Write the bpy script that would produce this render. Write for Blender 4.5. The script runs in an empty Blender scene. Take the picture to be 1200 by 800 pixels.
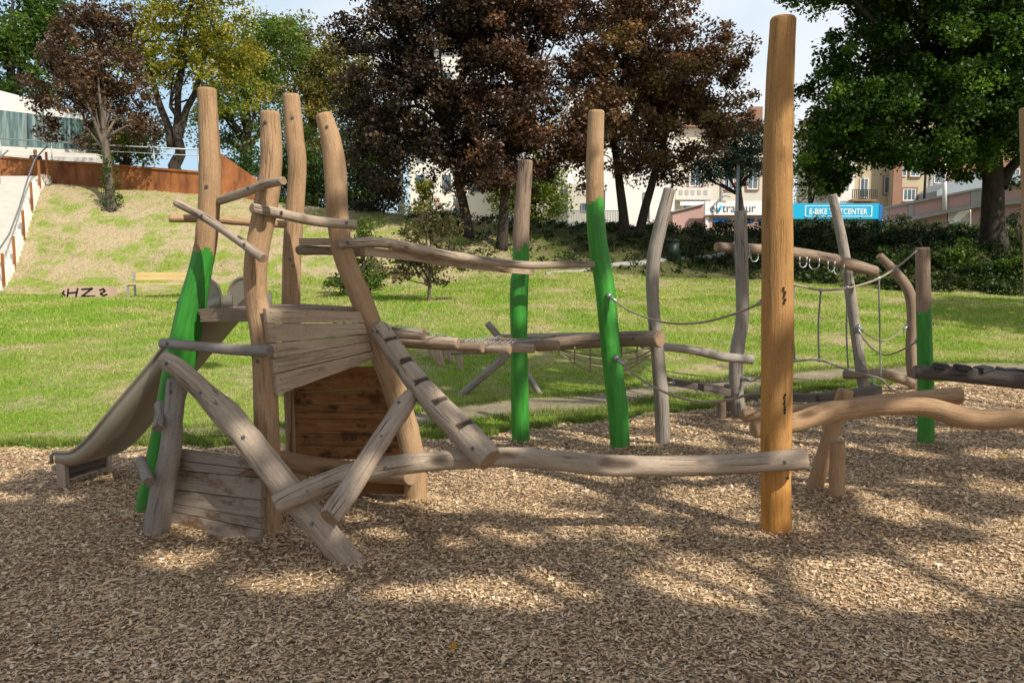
import bpy, math, random
import numpy as np
from mathutils import Vector, noise as mnoise, Quaternion
random.seed(7); RNG = np.random.default_rng(7)
scn = bpy.context.scene
COL = scn.collection
PI = math.pi

# ------------------------------------------------------------------ camera
F = 900.0; CAMZ = 1.55; PITCH = math.atan(85/900.0)
CP, SP = math.cos(PITCH), math.sin(PITCH)
cam_d = bpy.data.cameras.new('camera'); cam = bpy.data.objects.new('camera', cam_d); COL.objects.link(cam)
cam.location = (0, 0, CAMZ); cam.rotation_euler = (PI/2-PITCH, 0, 0)
cam_d.sensor_fit = 'HORIZONTAL'; cam_d.sensor_width = 36; cam_d.lens = 36*F/1200
cam_d.clip_start = 0.05; cam_d.clip_end = 3000
scn.camera = cam

def ray(px, py):
    a = (px-600)/F; b = (py-400)/F
    return Vector((a, CP-b*SP, -SP-b*CP))
def P(px, py, Y):
    d = ray(px, py); s = Y/d.y
    return Vector((d.x*s, Y, CAMZ+d.z*s))
def PPM(py, Y):            # metres per pixel there
    return Y/ray(600, py).y/F
def project(x, y, z):      # to photo pixels (numpy ok)
    dz = z-CAMZ
    f = y*CP-dz*SP; u = y*SP+dz*CP
    f = np.where(f < 0.05, 0.05, f)
    return 600+F*x/f, 400-F*u/f

# ------------------------------------------------------------------ terrain
def sstep(t):
    t = np.clip(t, 0, 1); return t*t*(3-2*t)
def terrain(x, y):
    x = np.asarray(x, float); y = np.asarray(y, float)
    y0 = np.interp(x, [-6, -1, 2, 5, 10, 16], [7.6, 8.6, 10.2, 12.0, 13.0, 13.5])
    k = np.interp(x, [-12, -5, 2, 14], [.042, .05, .088, .085])
    yb0 = np.interp(x, [-6, 2, 8, 14, 22], [25.3, 28.5, 27.5, 23.5, 21.0])
    yb1 = np.interp(x, [-6, 2, 8, 14, 22], [34, 35, 35, 31, 29])
    pl = np.interp(x, [-26, -19.5, -13, -5, 3, 12, 25], [5.5, 5.2, 4.7, 3.9, 3.4, 2.9, 2.6])
    d = np.clip(y-y0, 0, None)
    zl = k*(d*d/(d+1.5))
    zl = np.minimum(zl, k*(yb0-y0)+0.02*np.clip(y-yb0, 0, 10))
    t = sstep((y-yb0)/(yb1-yb0))
    z = zl*(1-t)+pl*t
    far = np.clip((y-50)/200, 0, 1)
    z = z*(1-far)+3.0*far
    bump = .05*np.sin(x*.7+1.3)*np.sin(y*.53)+.03*np.sin(x*1.9)*np.cos(y*1.3+.4)
    z = z+bump*np.clip((y-y0-1)/5, 0, 1)
    z = np.where(y < -4, 0*z, z)
    return z
def tz(x, y): return float(terrain(x, y))
def GT(px, py):            # where the line of sight meets the ground
    d = ray(px, py); s = .5; prev = s
    while s < 120:
        p = Vector((0, 0, CAMZ))+d*s
        if p.z <= tz(p.x, p.y):
            lo, hi = prev, s
            for _ in range(25):
                m = (lo+hi)/2; q = Vector((0, 0, CAMZ))+d*m
                if q.z <= tz(q.x, q.y): hi = m
                else: lo = m
            return Vector((0, 0, CAMZ))+d*hi
        prev = s; s += .15
    return Vector((0, 0, CAMZ))+d*60

# ------------------------------------------------------------------ light
SUN_EL = math.radians(43); SUN_AZ = math.atan2(.70, -.714)
SDIR = Vector((math.sin(SUN_AZ)*math.cos(SUN_EL), math.cos(SUN_AZ)*math.cos(SUN_EL), math.sin(SUN_EL)))
ld = bpy.data.lights.new('sun', 'SUN'); ld.energy = 5.0; ld.angle = math.radians(.55); ld.color = (1, .91, .76)
lo_ = bpy.data.objects.new('sun', ld); COL.objects.link(lo_); lo_.location = (20, -20, 30)
lo_.rotation_euler = SDIR.to_track_quat('Z', 'Y').to_euler()
w = bpy.data.worlds.new("World"); scn.world = w; w.use_nodes = True
nt = w.node_tree; bg = nt.nodes['Background']; sk = nt.nodes.new('ShaderNodeTexSky')
sk.sky_type = 'NISHITA'; sk.sun_disc = False; sk.sun_elevation = SUN_EL; sk.sun_rotation = SUN_AZ
sk.air_density = 1.2; sk.dust_density = 2.0; sk.ozone_density = 1.0
def _n(t, **k):
    x = nt.nodes.new(t)
    for a_, b_ in k.items(): setattr(x, a_, b_)
    return x
tcw = _n('ShaderNodeTexCoord'); cn = _n('ShaderNodeTexNoise'); cn.inputs['Scale'].default_value = 1.6; cn.inputs['Detail'].default_value = 6
mp = _n('ShaderNodeMapping'); mp.inputs['Scale'].default_value = (1, 1, 2.2); mp.inputs['Location'].default_value = (.3, .9, .2)
nt.links.new(tcw.outputs['Generated'], mp.inputs[0]); nt.links.new(mp.outputs[0], cn.inputs['Vector'])
sxy = _n('ShaderNodeSeparateXYZ'); nt.links.new(tcw.outputs['Generated'], sxy.inputs[0])
ad = _n('ShaderNodeMath', operation='MULTIPLY_ADD'); nt.links.new(sxy.outputs['X'], ad.inputs[0]); ad.inputs[1].default_value = .55; nt.links.new(cn.outputs[0], ad.inputs[2])
cr_ = _n('ShaderNodeValToRGB'); cr_.color_ramp.elements[0].position = .33; cr_.color_ramp.elements[0].color = (.0, .0, .0, 1); cr_.color_ramp.elements[1].position = .58; cr_.color_ramp.elements[1].color = (.95, .95, .95, 1)
nt.links.new(ad.outputs[0], cr_.inputs[0])
hc = _n('ShaderNodeMix', data_type='RGBA'); hc.inputs[6].default_value = (3.6, 5.1, 6.4, 1); hc.inputs[7].default_value = (6.6, 6.9, 7.1, 1)
nt.links.new(cr_.outputs[0], hc.inputs[0])
fr_ = _n('ShaderNodeMapRange'); nt.links.new(sxy.outputs['Y'], fr_.inputs['Value']); fr_.inputs['From Min'].default_value = .55; fr_.inputs['From Max'].default_value = .80; fr_.inputs['To Max'].default_value = .85
hz = _n('ShaderNodeMix', data_type='RGBA'); nt.links.new(fr_.outputs[0], hz.inputs[0]); sc_m = _n('ShaderNodeMix', data_type='RGBA'); sc_m.inputs[7].default_value = (5.4, 4.9, 4.3, 1); nt.links.new(sk.outputs[0], sc_m.inputs[6])
scr = _n('ShaderNodeMapRange'); nt.links.new(cn.outputs[0], scr.inputs['Value']); scr.inputs['From Min'].default_value = .35; scr.inputs['From Max'].default_value = .6; scr.inputs['To Min'].default_value = .12; scr.inputs['To Max'].default_value = .5
nt.links.new(scr.outputs[0], sc_m.inputs[0]); nt.links.new(sc_m.outputs[2], hz.inputs[6]); nt.links.new(hc.outputs[2], hz.inputs[7])
nt.links.new(hz.outputs[2], bg.inputs[0]); bg.inputs[1].default_value = .15
scn.view_settings.view_transform = 'Standard'; scn.view_settings.look = 'None'
scn.view_settings.exposure = 0; scn.view_settings.gamma = 1
scn.cycles.max_bounces = 6; scn.cycles.transparent_max_bounces = 6
scn.cycles.use_denoising = True

# ------------------------------------------------------------------ materials
def newmat(name):
    m = bpy.data.materials.new(name); m.use_nodes = True
    n = m.node_tree; b = n.nodes['Principled BSDF']
    return m, n, b
def N(n, t, **kw):
    nd = n.nodes.new(t)
    for k, v in kw.items(): setattr(nd, k, v)
    return nd
def ramp(n, fac, stops):
    r = N(n, 'ShaderNodeValToRGB')
    els = r.color_ramp.elements
    while len(els) < len(stops): els.new(.5)
    for e, (p, c) in zip(els, stops):
        e.position = p; e.color = (c[0], c[1], c[2], 1) if isinstance(c, tuple) else (c, c, c, 1)
    n.links.new(fac, r.inputs[0]); return r.outputs[0]
def noise(n, vec, scale, detail=4, rough=.55):
    t = N(n, 'ShaderNodeTexNoise'); t.inputs['Scale'].default_value = scale
    t.inputs['Detail'].default_value = detail; t.inputs['Roughness'].default_value = rough
    if vec is not None: n.links.new(vec, t.inputs['Vector'])
    return t.outputs[0]
def vscale(n, vec, s):
    m = N(n, 'ShaderNodeVectorMath', operation='MULTIPLY'); n.links.new(vec, m.inputs[0]); m.inputs[1].default_value = s
    return m.outputs[0]
def mixc(n, fac, a, b, mode='MIX'):
    m = N(n, 'ShaderNodeMix', data_type='RGBA', blend_type=mode)
    for sock, v in ((m.inputs[0], fac), (m.inputs[6], a), (m.inputs[7], b)):
        if isinstance(v, (int, float)): sock.default_value = v
        elif isinstance(v, tuple): sock.default_value = (*v, 1)
        else: n.links.new(v, sock)
    return m.outputs[2]
def math_(n, op, a, b=None):
    m = N(n, 'ShaderNodeMath', operation=op)
    for i, v in enumerate((a, b)):
        if v is None: continue
        if isinstance(v, (int, float)): m.inputs[i].default_value = v
        else: n.links.new(v, m.inputs[i])
    return m.outputs[0]
def bump(n, b, h, strength, dist=.01):
    bp = N(n, 'ShaderNodeBump'); bp.inputs['Strength'].default_value = strength; bp.inputs['Distance'].default_value = dist
    n.links.new(h, bp.inputs['Height']); n.links.new(bp.outputs[0], b.inputs['Normal'])
def lcvec(n):
    a = N(n, 'ShaderNodeAttribute', attribute_name='lc')
    oi = N(n, 'ShaderNodeObjectInfo')
    c = N(n, 'ShaderNodeVectorMath', operation='SCALE'); c.inputs[0].default_value = (13, 7, 31)
    n.links.new(oi.outputs['Random'], c.inputs['Scale'])
    ad = N(n, 'ShaderNodeVectorMath', operation='ADD'); n.links.new(a.outputs['Vector'], ad.inputs[0]); n.links.new(c.outputs[0], ad.inputs[1])
    return a.outputs['Vector'], ad.outputs[0]
def wood(name, dark, mid, light, crack=.75, knots=True, stain=None, top=None):
    m, n, b = newmat(name); raw, v = lcvec(n)
    g = noise(n, vscale(n, v, (1, 1, .07)), 70, 8, .72)
    br = noise(n, vscale(n, v, (1, 1, .3)), 8, 6, .65)
    sp = noise(n, vscale(n, v, (1, 1, .5)), 120, 4, .7)
    mix = math_(n, 'ADD', math_(n, 'MULTIPLY', g, .55), math_(n, 'MULTIPLY', br, .6))
    c = ramp(n, mix, [(.33, dark), (.56, mid), (.8, light)])
    if top:
        sz = N(n, 'ShaderNodeSeparateXYZ'); n.links.new(raw, sz.inputs[0])
        hgt = math_(n, 'ADD', math_(n, 'MULTIPLY', sz.outputs['Z'], .33), math_(n, 'MULTIPLY', noise(n, vscale(n, v, (1, 1, .35)), 4, 4), .9))
        c = mixc(n, ramp(n, hgt, [(.62, 0.), (1.2, .5)]), c, mixc(n, g, (top[0]*.6, top[1]*.6, top[2]*.6), top))
    cr = noise(n, vscale(n, v, (1, 1, .03)), 24, 3, .5)
    ck = ramp(n, cr, [(.0, 1.), (.482, 1.), (.4975, 1-crack), (.513, 1.), (1., 1.)])
    gate = ramp(n, noise(n, vscale(n, v, (1, 1, .5)), 5, 2), [(.46, 1.), (.58, 0.)])
    ck2 = math_(n, 'MAXIMUM', ck, gate)
    c = mixc(n, 1, c, ck2, 'MULTIPLY')
    if knots:
        vo = N(n, 'ShaderNodeTexVoronoi'); vo.inputs['Scale'].default_value = 5.5
        n.links.new(vscale(n, v, (1, 1, .45)), vo.inputs['Vector'])
        kn = ramp(n, vo.outputs['Distance'], [(.03, .45), (.13, 1.)])
        c = mixc(n, .8, c, kn, 'MULTIPLY')
    if stain:
        st = ramp(n, noise(n, vscale(n, v, (1, 1, .6)), 7, 5, .65), [(.52, 0.), (.62, 1.)])
        c = mixc(n, math_(n, 'MULTIPLY', st, .85), c, stain)
    c = mixc(n, .35, c, ramp(n, sp, [(.34, .45), (.52, 1.)]), 'MULTIPLY')
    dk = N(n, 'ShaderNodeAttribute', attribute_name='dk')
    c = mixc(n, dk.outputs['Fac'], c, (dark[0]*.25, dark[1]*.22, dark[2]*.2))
    n.links.new(c, b.inputs['Base Color']); b.inputs['Roughness'].default_value = .78
    b.inputs['Specular IOR Level'].default_value = .25
    bump(n, b, math_(n, 'ADD', math_(n, 'ADD', g, math_(n, 'MULTIPLY', br, .8)), math_(n, 'MULTIPLY', ck2, 1.4)), .8, .009)
    return m
def endgrain(name, a, c_):
    m, n, b = newmat(name); raw, v = lcvec(n)
    wob = noise(n, vscale(n, v, (1, 1, 1)), 18, 3)
    ln = N(n, 'ShaderNodeVectorMath', operation='LENGTH'); n.links.new(vscale(n, raw, (1, 1, 0)), ln.inputs[0])
    s = math_(n, 'SINE', math_(n, 'ADD', math_(n, 'MULTIPLY', ln.outputs['Value'], 700.), math_(n, 'MULTIPLY', wob, 9.)))
    c = mixc(n, math_(n, 'ADD', math_(n, 'MULTIPLY', s, .3), .5), a, c_)
    c = mixc(n, .6, c, ramp(n, noise(n, v, 30, 4), [(.3, .5), (.6, 1.)]), 'MULTIPLY')
    n.links.new(c, b.inputs['Base Color']); b.inputs['Roughness'].default_value = .85
    return m
def plain(name, c, rough=.6, metal=0, var=.25, scale=6, bmp=0., spec=.4):
    m, n, b = newmat(name); tc = N(n, 'ShaderNodeTexCoord')
    f = noise(n, tc.outputs['Object'], scale, 5, .6)
    cc = mixc(n, f, tuple(x*(1-var) for x in c), tuple(min(1, x*(1+var)) for x in c))
    n.links.new(cc, b.inputs['Base Color']); b.inputs['Roughness'].default_value = rough
    b.inputs['Metallic'].default_value = metal; b.inputs['Specular IOR Level'].default_value = spec
    if bmp: bump(n, b, noise(n, tc.outputs['Object'], scale*6, 4), bmp, .01)
    return m
def colmat(name, transl=.3, rough=.6, spec=.2, mul=(1, 1, 1), seg=None):
    m = bpy.data.materials.new(name); m.use_nodes = True; n = m.node_tree; n.nodes.clear()
    a = N(n, 'ShaderNodeAttribute', attribute_name='col'); out = N(n, 'ShaderNodeOutputMaterial')
    b = N(n, 'ShaderNodeBsdfPrincipled'); n.links.new(a.outputs['Color'], b.inputs['Base Color'])
    b.inputs['Roughness'].default_value = rough; b.inputs['Specular IOR Level'].default_value = spec
    if transl:
        t = N(n, 'ShaderNodeBsdfTranslucent'); c2 = mixc(n, 1, a.outputs['Color'], mul, 'MULTIPLY'); n.links.new(c2, t.inputs['Color'])
        mx = N(n, 'ShaderNodeMixShader'); mx.inputs[0].default_value = transl
        n.links.new(b.outputs[0], mx.inputs[1]); n.links.new(t.outputs[0], mx.inputs[2]); n.links.new(mx.outputs[0], out.inputs[0])
    else: n.links.new(b.outputs[0], out.inputs[0])
    return m

M = {}
M['grey'] = wood('weathered_grey_wood', (.24, .185, .14), (.43, .345, .27), (.60, .51, .42), .85)
M['silver'] = wood('silver_grey_wood', (.19, .165, .145), (.32, .285, .255), (.46, .42, .385))
M['tan'] = wood('tan_wood', (.25, .155, .085), (.44, .285, .165), (.54, .385, .25), .35)
M['orange'] = wood('fresh_orange_wood', (.30, .15, .045), (.58, .275, .072), (.68, .37, .12), .3, True, None, (.40, .27, .15))
M['brown'] = wood('brown_wood', (.13, .095, .07), (.27, .20, .15), (.41, .32, .245))
M['dark'] = wood('dark_old_wood', (.06, .05, .045), (.13, .11, .10), (.22, .19, .17))
M['board'] = wood('grey_board_wood', (.33, .24, .17), (.47, .36, .265), (.56, .45, .345), .4, True)
M['boardl'] = wood('lower_board_wood', (.24, .195, .155), (.35, .29, .24), (.44, .38, .32), .4, True, (.16, .08, .035))
M['warm'] = wood('warm_board_wood', (.13, .05, .018), (.33, .145, .052), (.48, .24, .10), .6, True, (.07, .028, .012))
M['end'] = endgrain('log_end_grain', (.42, .29, .19), (.27, .175, .105))
M['endg'] = endgrain('grey_log_end_grain', (.26, .21, .17), (.15, .12, .095))
M['bench'] = wood('yellow_bench_wood', (.5, .33, .10), (.66, .50, .24), (.74, .60, .33), .2, False)
m, n, b = newmat('green_paint'); raw, v = lcvec(n)
g = noise(n, vscale(n, v, (1, 1, .12)), 14, 5, .6)
c = ramp(n, g, [(.3, (.02, .16, .016)), (.55, (.042, .30, .032)), (.8, (.07, .39, .05))])
fi = noise(n, vscale(n, v, (1, 1, .06)), 60, 6, .7); c = mixc(n, .6, c, ramp(n, fi, [(.34, .5), (.52, 1.)]), 'MULTIPLY')
sc2 = ramp(n, noise(n, vscale(n, v, (1, 1, .35)), 20, 6, .75), [(.625, 0.), (.67, 1.)]); c = mixc(n, math_(n, 'MULTIPLY', sc2, .7), c, (.24, .20, .12))
sz = N(n, 'ShaderNodeSeparateXYZ'); n.links.new(raw, sz.inputs[0])
dr = ramp(n, math_(n, 'ADD', sz.outputs['Z'], math_(n, 'MULTIPLY', noise(n, v, 9, 4), .25)), [(.24, .7), (.42, 0.)]); c = mixc(n, dr, c, (.16, .13, .07))
n.links.new(c, b.inputs['Base Color'])
b.inputs['Roughness'].default_value = .5; bump(n, b, noise(n, vscale(n, v, (1, 1, .1)), 40, 5), .5, .006); M['green'] = m
M['steel'] = plain('stainless_steel', (.42, .38, .31), .52, .75, .12, 3)
M['galv'] = plain('galvanised_steel', (.40, .42, .44), .45, .8, .1, 5)
M['bolt'] = plain('bolt_steel', (.16, .16, .16), .4, .8, .2, 40)
M['rope'] = plain('rope_fibre', (.36, .31, .25), .9, 0, .35, 60, .6)
M['ropeb'] = plain('blue_grey_rope', (.26, .27, .26), .9, 0, .35, 60, .6)
M['rubber'] = plain('black_rubber', (.055, .055, .06), .7, 0, .3, 12, .3)
M['white'] = plain('white_render', (.78, .77, .74), .8, 0, .05, .6)
M['cream'] = plain('cream_render', (.60, .57, .49), .85, 0, .1, .7)
M['yellow'] = plain('ochre_render', (.50, .425, .29), .85, 0, .14, .8)
M['pink'] = plain('pink_render', (.52, .34, .31), .85, 0, .12, 1.2)
M['redbrown'] = plain('red_sandstone', (.30, .17, .12), .85, 0, .15, 2)
M['concrete'] = plain('pale_concrete', (.60, .585, .55), .85, 0, .14, 2.5, .15)
M['concd'] = plain('grey_concrete', (.38, .375, .36), .85, 0, .18, 2, .15)
M['cyan'] = plain('cyan_sign', (.0, .42, .72), .45, 0, .04, 1)
M['blue'] = plain('blue_sign', (.01, .16, .55), .45, 0, .05, 2)
M['signwhite'] = plain('white_sign', (.82, .83, .85), .5, 0, .03, 1)
M['letter'] = plain('grey_letter', (.10, .13, .17), .5, 0, .05, 3)
M['black'] = plain('black_marking', (.012, .011, .012), .6, 0, .2, 8)
M['roof'] = plain('red_roof_tile', (.25, .14, .10), .85, 0, .25, 3, .4)
M['slate'] = plain('blue_grey_metal', (.28, .33, .38), .5, .3, .12, 2)
M['binm'] = plain('dark_green_bin', (.012, .03, .018), .5, 0, .2, 5)
M['lampgrey'] = plain('grey_lamp_metal', (.40, .43, .46), .45, .5, .08, 4)
M['darkpole'] = plain('dark_pole_metal', (.03, .035, .03), .5, .3, .2, 4)
M['skin'] = plain('skin', (.50, .29, .20), .6, 0, .05)
M['hair'] = plain('dark_hair', (.03, .02, .015), .7, 0, .2)
M['shirtw'] = plain('white_cloth', (.72, .74, .78), .9, 0, .05)
M['shirtd'] = plain('dark_cloth', (.05, .035, .04), .9, 0, .15)
M['jeans'] = plain('blue_jeans', (.07, .12, .24), .9, 0, .15)
M['hzb'] = plain('pinkish_concrete', (.50, .36, .30), .9, 0, .15, 4, .2)
# rust: streaked corten
m, n, b = newmat('rusty_steel'); tc = N(n, 'ShaderNodeTexCoord')
f1 = noise(n, vscale(n, tc.outputs['Object'], (1, 1, .35)), 2.2, 6, .65)
n.links.new(ramp(n, f1, [(.3, (.12, .04, .017)), (.52, (.30, .11, .035)), (.75, (.44, .19, .07))]), b.inputs['Base Color'])
b.inputs['Roughness'].default_value = .85; M['rust'] = m
# glass with hung curtains behind
m, n, b = newmat('window_glass'); b.inputs['Base Color'].default_value = (.10, .15, .19, 1); b.inputs['Roughness'].default_value = .08
b.inputs['Specular IOR Level'].default_value = .8; M['glass'] = m
m, n, b = newmat('curtained_glass'); tc = N(n, 'ShaderNodeTexCoord')
wv = noise(n, vscale(n, tc.outputs['Object'], (1, 1, .04)), 3.3, 4, .7)
n.links.new(ramp(n, wv, [(.36, (.03, .07, .085)), (.5, (.15, .24, .26)), (.66, (.42, .54, .54))]), b.inputs['Base Color'])
b.inputs['Roughness'].default_value = .15; M['curtain'] = m
# bark of trees
m, n, b = newmat('tree_bark'); tc = N(n, 'ShaderNodeTexCoord')
f1 = noise(n, vscale(n, tc.outputs['Object'], (1, 1, .25)), 9, 6, .65)
n.links.new(ramp(n, f1, [(.3, (.014, .012, .010)), (.7, (.065, .052, .040))]), b.inputs['Base Color']); b.inputs['Roughness'].default_value = .95
bump(n, b, f1, .8, .04); M['bark'] = m
m, n, b = newmat('pale_tree_bark'); tc = N(n, 'ShaderNodeTexCoord')
f1 = noise(n, vscale(n, tc.outputs['Object'], (1, 1, .2)), 6, 6, .65)
n.links.new(ramp(n, f1, [(.3, (.04, .032, .026)), (.7, (.17, .14, .11))]), b.inputs['Base Color']); b.inputs['Roughness'].default_value = .95
bump(n, b, f1, .8, .04); M['barkp'] = m
M['leaf'] = colmat('leaf', .38, .5, .3, (1.1, 1.2, .55))
M['leafc'] = colmat('copper_leaf', .25, .45, .35, (1.3, .75, .55))
M['blade'] = colmat('grass_blade', .35, .6, .2, (1.1, 1.15, .6))
M['chip'] = colmat('wood_chip', 0, .8, .2)

# ------------------------------------------------------------------ mesh building
class MB:
    def __init__(s): s.v = []; s.f = []; s.m = []; s.lc = []; s.dk = []; s.sm = []
    def add(s, verts, faces, mi=0, lc=None, dk=None, smooth=False):
        o = len(s.v); s.v += [Vector(v) for v in verts]
        s.lc += list(lc) if lc is not None else [tuple(v) for v in verts]
        s.dk += list(dk) if dk is not None else [0.]*len(verts)
        s.f += [tuple(i+o for i in f) for f in faces]
        s.m += [mi]*len(faces) if isinstance(mi, int) else list(mi)
        s.sm += [smooth]*len(faces) if isinstance(smooth, bool) else list(smooth)
        return s
    def box(s, c, size, rot=None, mi=0, axis=None):
        c = Vector(c); hx, hy, hz = size[0]/2, size[1]/2, size[2]/2
        ls = [Vector((x*hx, y*hy, z*hz)) for x in (-1, 1) for y in (-1, 1) for z in (-1, 1)]
        ax = axis if axis is not None else int(np.argmax(size)); q = rot
        order = [i for i in range(3) if i != ax]+[ax]
        lc = [tuple(l[i]+c[i]*.0 for i in order) for l in ls]
        vs = [c+(q @ l if q is not None else l) for l in ls]
        return s.add(vs, [(0, 1, 3, 2), (4, 6, 7, 5), (0, 4, 5, 1), (2, 3, 7, 6), (0, 2, 6, 4), (1, 5, 7, 3)], mi, lc)
    def prism(s, quad, th, mi=0, bev=.004):    # quad: 4 front corners (around), extruded away along -normal; long axis = edge 0-1
        q = [Vector(p) for p in quad]; nrm = (q[1]-q[0]).cross(q[3]-q[0]).normalized()
        if nrm.y > 0: nrm = -nrm
        c = sum(q, Vector())/4
        inner = [p+(c-p).normalized()*bev*1.4 for p in q]
        vs = inner+[p-nrm*bev for p in q]+[p-nrm*th for p in q]
        e = (q[1]-q[0]).normalized(); f = (q[3]-q[0]); f = (f-e*f.dot(e)).normalized()
        lc = [((v-q[0]).dot(f)+q[0].z*3, (v-q[0]).dot(nrm), (v-q[0]).dot(e)) for v in vs]
        fs = [(0, 1, 2, 3), (11, 10, 9, 8)]
        for i in range(4):
            j = (i+1) % 4; fs += [(i, i+4, j+4, j), (i+4, i+8, j+8, j+4)]
        return s.add(vs, fs, mi, lc)
    def tube(s, pts, rad, n=8, mi=0, cap=True):
        pts = [Vector(p) for p in pts]; k = len(pts)
        if not hasattr(rad, '__len__'): rad = [rad]*k
        t0 = (pts[1]-pts[0]).normalized(); u = t0.orthogonal().normalized(); vs = []; lc = []; L = 0
        for i, p in enumerate(pts):
            t = (pts[min(i+1, k-1)]-pts[max(i-1, 0)]).normalized()
            u = (u-t*u.dot(t)).normalized(); w_ = t.cross(u)
            if i: L += (p-pts[i-1]).length
            for j in range(n):
                a = 2*PI*j/n; d = u*math.cos(a)+w_*math.sin(a); vs.append(p+d*rad[i]); lc.append((rad[i]*math.cos(a), rad[i]*math.sin(a), L))
        fs = []
        for i in range(k-1):
            for j in range(n):
                a, b_ = i*n+j, i*n+(j+1) % n; fs.append((a, b_, b_+n, a+n))
        sm = [True]*len(fs)
        if cap: fs += [tuple(reversed(range(n))), tuple((k-1)*n+j for j in range(n))]; sm += [False, False]
        return s.add(vs, fs, mi, lc, None, sm)
    def torus(s, c, ax1, ax2, R, r, a0=0, a1=2*PI, n=14):
        c = Vector(c); a = Vector(ax1); b_ = Vector(ax2); full = abs(a1-a0-2*PI) < 1e-6
        pts = [c+a*R*math.cos(a0+(a1-a0)*i/n)+b_*R*math.sin(a0+(a1-a0)*i/n) for i in range(n+1)]
        return s.tube(pts, r, 6, 0, not full)
    def build(s, name, mats, parent=None, org=None, loc=None):
        me = bpy.data.meshes.new(name)
        if parent is not None: org = Vector(parent['_o'])
        elif org is None: org = Vector(loc) if loc is not None else Vector((0, 0, 0))
        org = Vector(org)
        me.from_pydata([tuple(v-org) for v in s.v], [], s.f)
        if not isinstance(mats, (list, tuple)): mats = [mats]
        for mm in mats: me.materials.append(mm)
        me.polygons.foreach_set('material_index', s.m); me.polygons.foreach_set('use_smooth', s.sm)
        a = me.attributes.new('lc', 'FLOAT_VECTOR', 'POINT'); a.data.foreach_set('vector', np.array(s.lc, 'f').ravel())
        a = me.attributes.new('dk', 'FLOAT', 'POINT'); a.data.foreach_set('value', np.array(s.dk, 'f'))
        me.update()
        o = bpy.data.objects.new(name, me); COL.objects.link(o); o['_o'] = tuple(org)
        if parent is not None: o.parent = parent
        else: o.location = org
        return o
def npmesh(name, V, Fc, cols, mat, parent=None, org=(0, 0, 0), nper=4, smooth=False):
    """V (k*nper,3) with k faces of nper verts each; cols (k,3)"""
    org = np.array(parent['_o'] if parent is not None else org, float)
    me = bpy.data.meshes.new(name); k = len(V)
    me.vertices.add(k); me.vertices.foreach_set('co', (V-org).astype('f').ravel())
    nf = len(Fc); npf = Fc.shape[1]
    me.loops.add(nf*npf); me.loops.foreach_set('vertex_index', Fc.astype('i').ravel())
    me.polygons.add(nf); me.polygons.foreach_set('loop_start', np.arange(0, nf*npf, npf, dtype='i'))
    me.polygons.foreach_set('loop_total', np.full(nf, npf, 'i'))
    me.materials.append(mat); me.update(calc_edges=True)
    a = me.attributes.new('col', 'FLOAT_COLOR', 'POINT')
    cc = np.ones((k, 4), 'f'); cc[:, :3] = np.repeat(cols, k//len(cols), axis=0); a.data.foreach_set('color', cc.ravel())
    o = bpy.data.objects.new(name, me); COL.objects.link(o); o['_o'] = tuple(org)
    if parent is not None: o.parent = parent
    else: o.location = tuple(org)
    return o
def tag(o, label=None, cat=None, group=None, kind=None):
    if label: o['label'] = label
    if cat: o['category'] = cat
    if group: o['group'] = group
    if kind: o['kind'] = kind
    return o
def thing(name, loc, label, cat, group=None):
    o = bpy.data.objects.new(name, None); COL.objects.link(o); o.location = loc; o['_o'] = tuple(loc)
    o.empty_display_size = .2
    return tag(o, label, cat, group)

def catmull(pts, rs, step):
    out = []; ro = []
    n = len(pts)
    for i in range(n-1):
        p0, p1, p2, p3 = pts[max(i-1, 0)], pts[i], pts[i+1], pts[min(i+2, n-1)]
        if i == 0: p0 = p1*2-p2
        if i == n-2: p3 = p2*2-p1
        k = max(2, int((p2-p1).length/step))
        for j in range(k):
            t = j/k
            out.append(.5*((2*p1)+(p2-p0)*t+(2*p0-5*p1+4*p2-p3)*t*t+(3*p1-p0-3*p2+p3)*t**3))
            tt = t*t*(3-2*t); ro.append(rs[i]*(1-tt)+rs[i+1]*tt)
    out.append(pts[-1]); ro.append(rs[-1]); return out, ro

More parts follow.
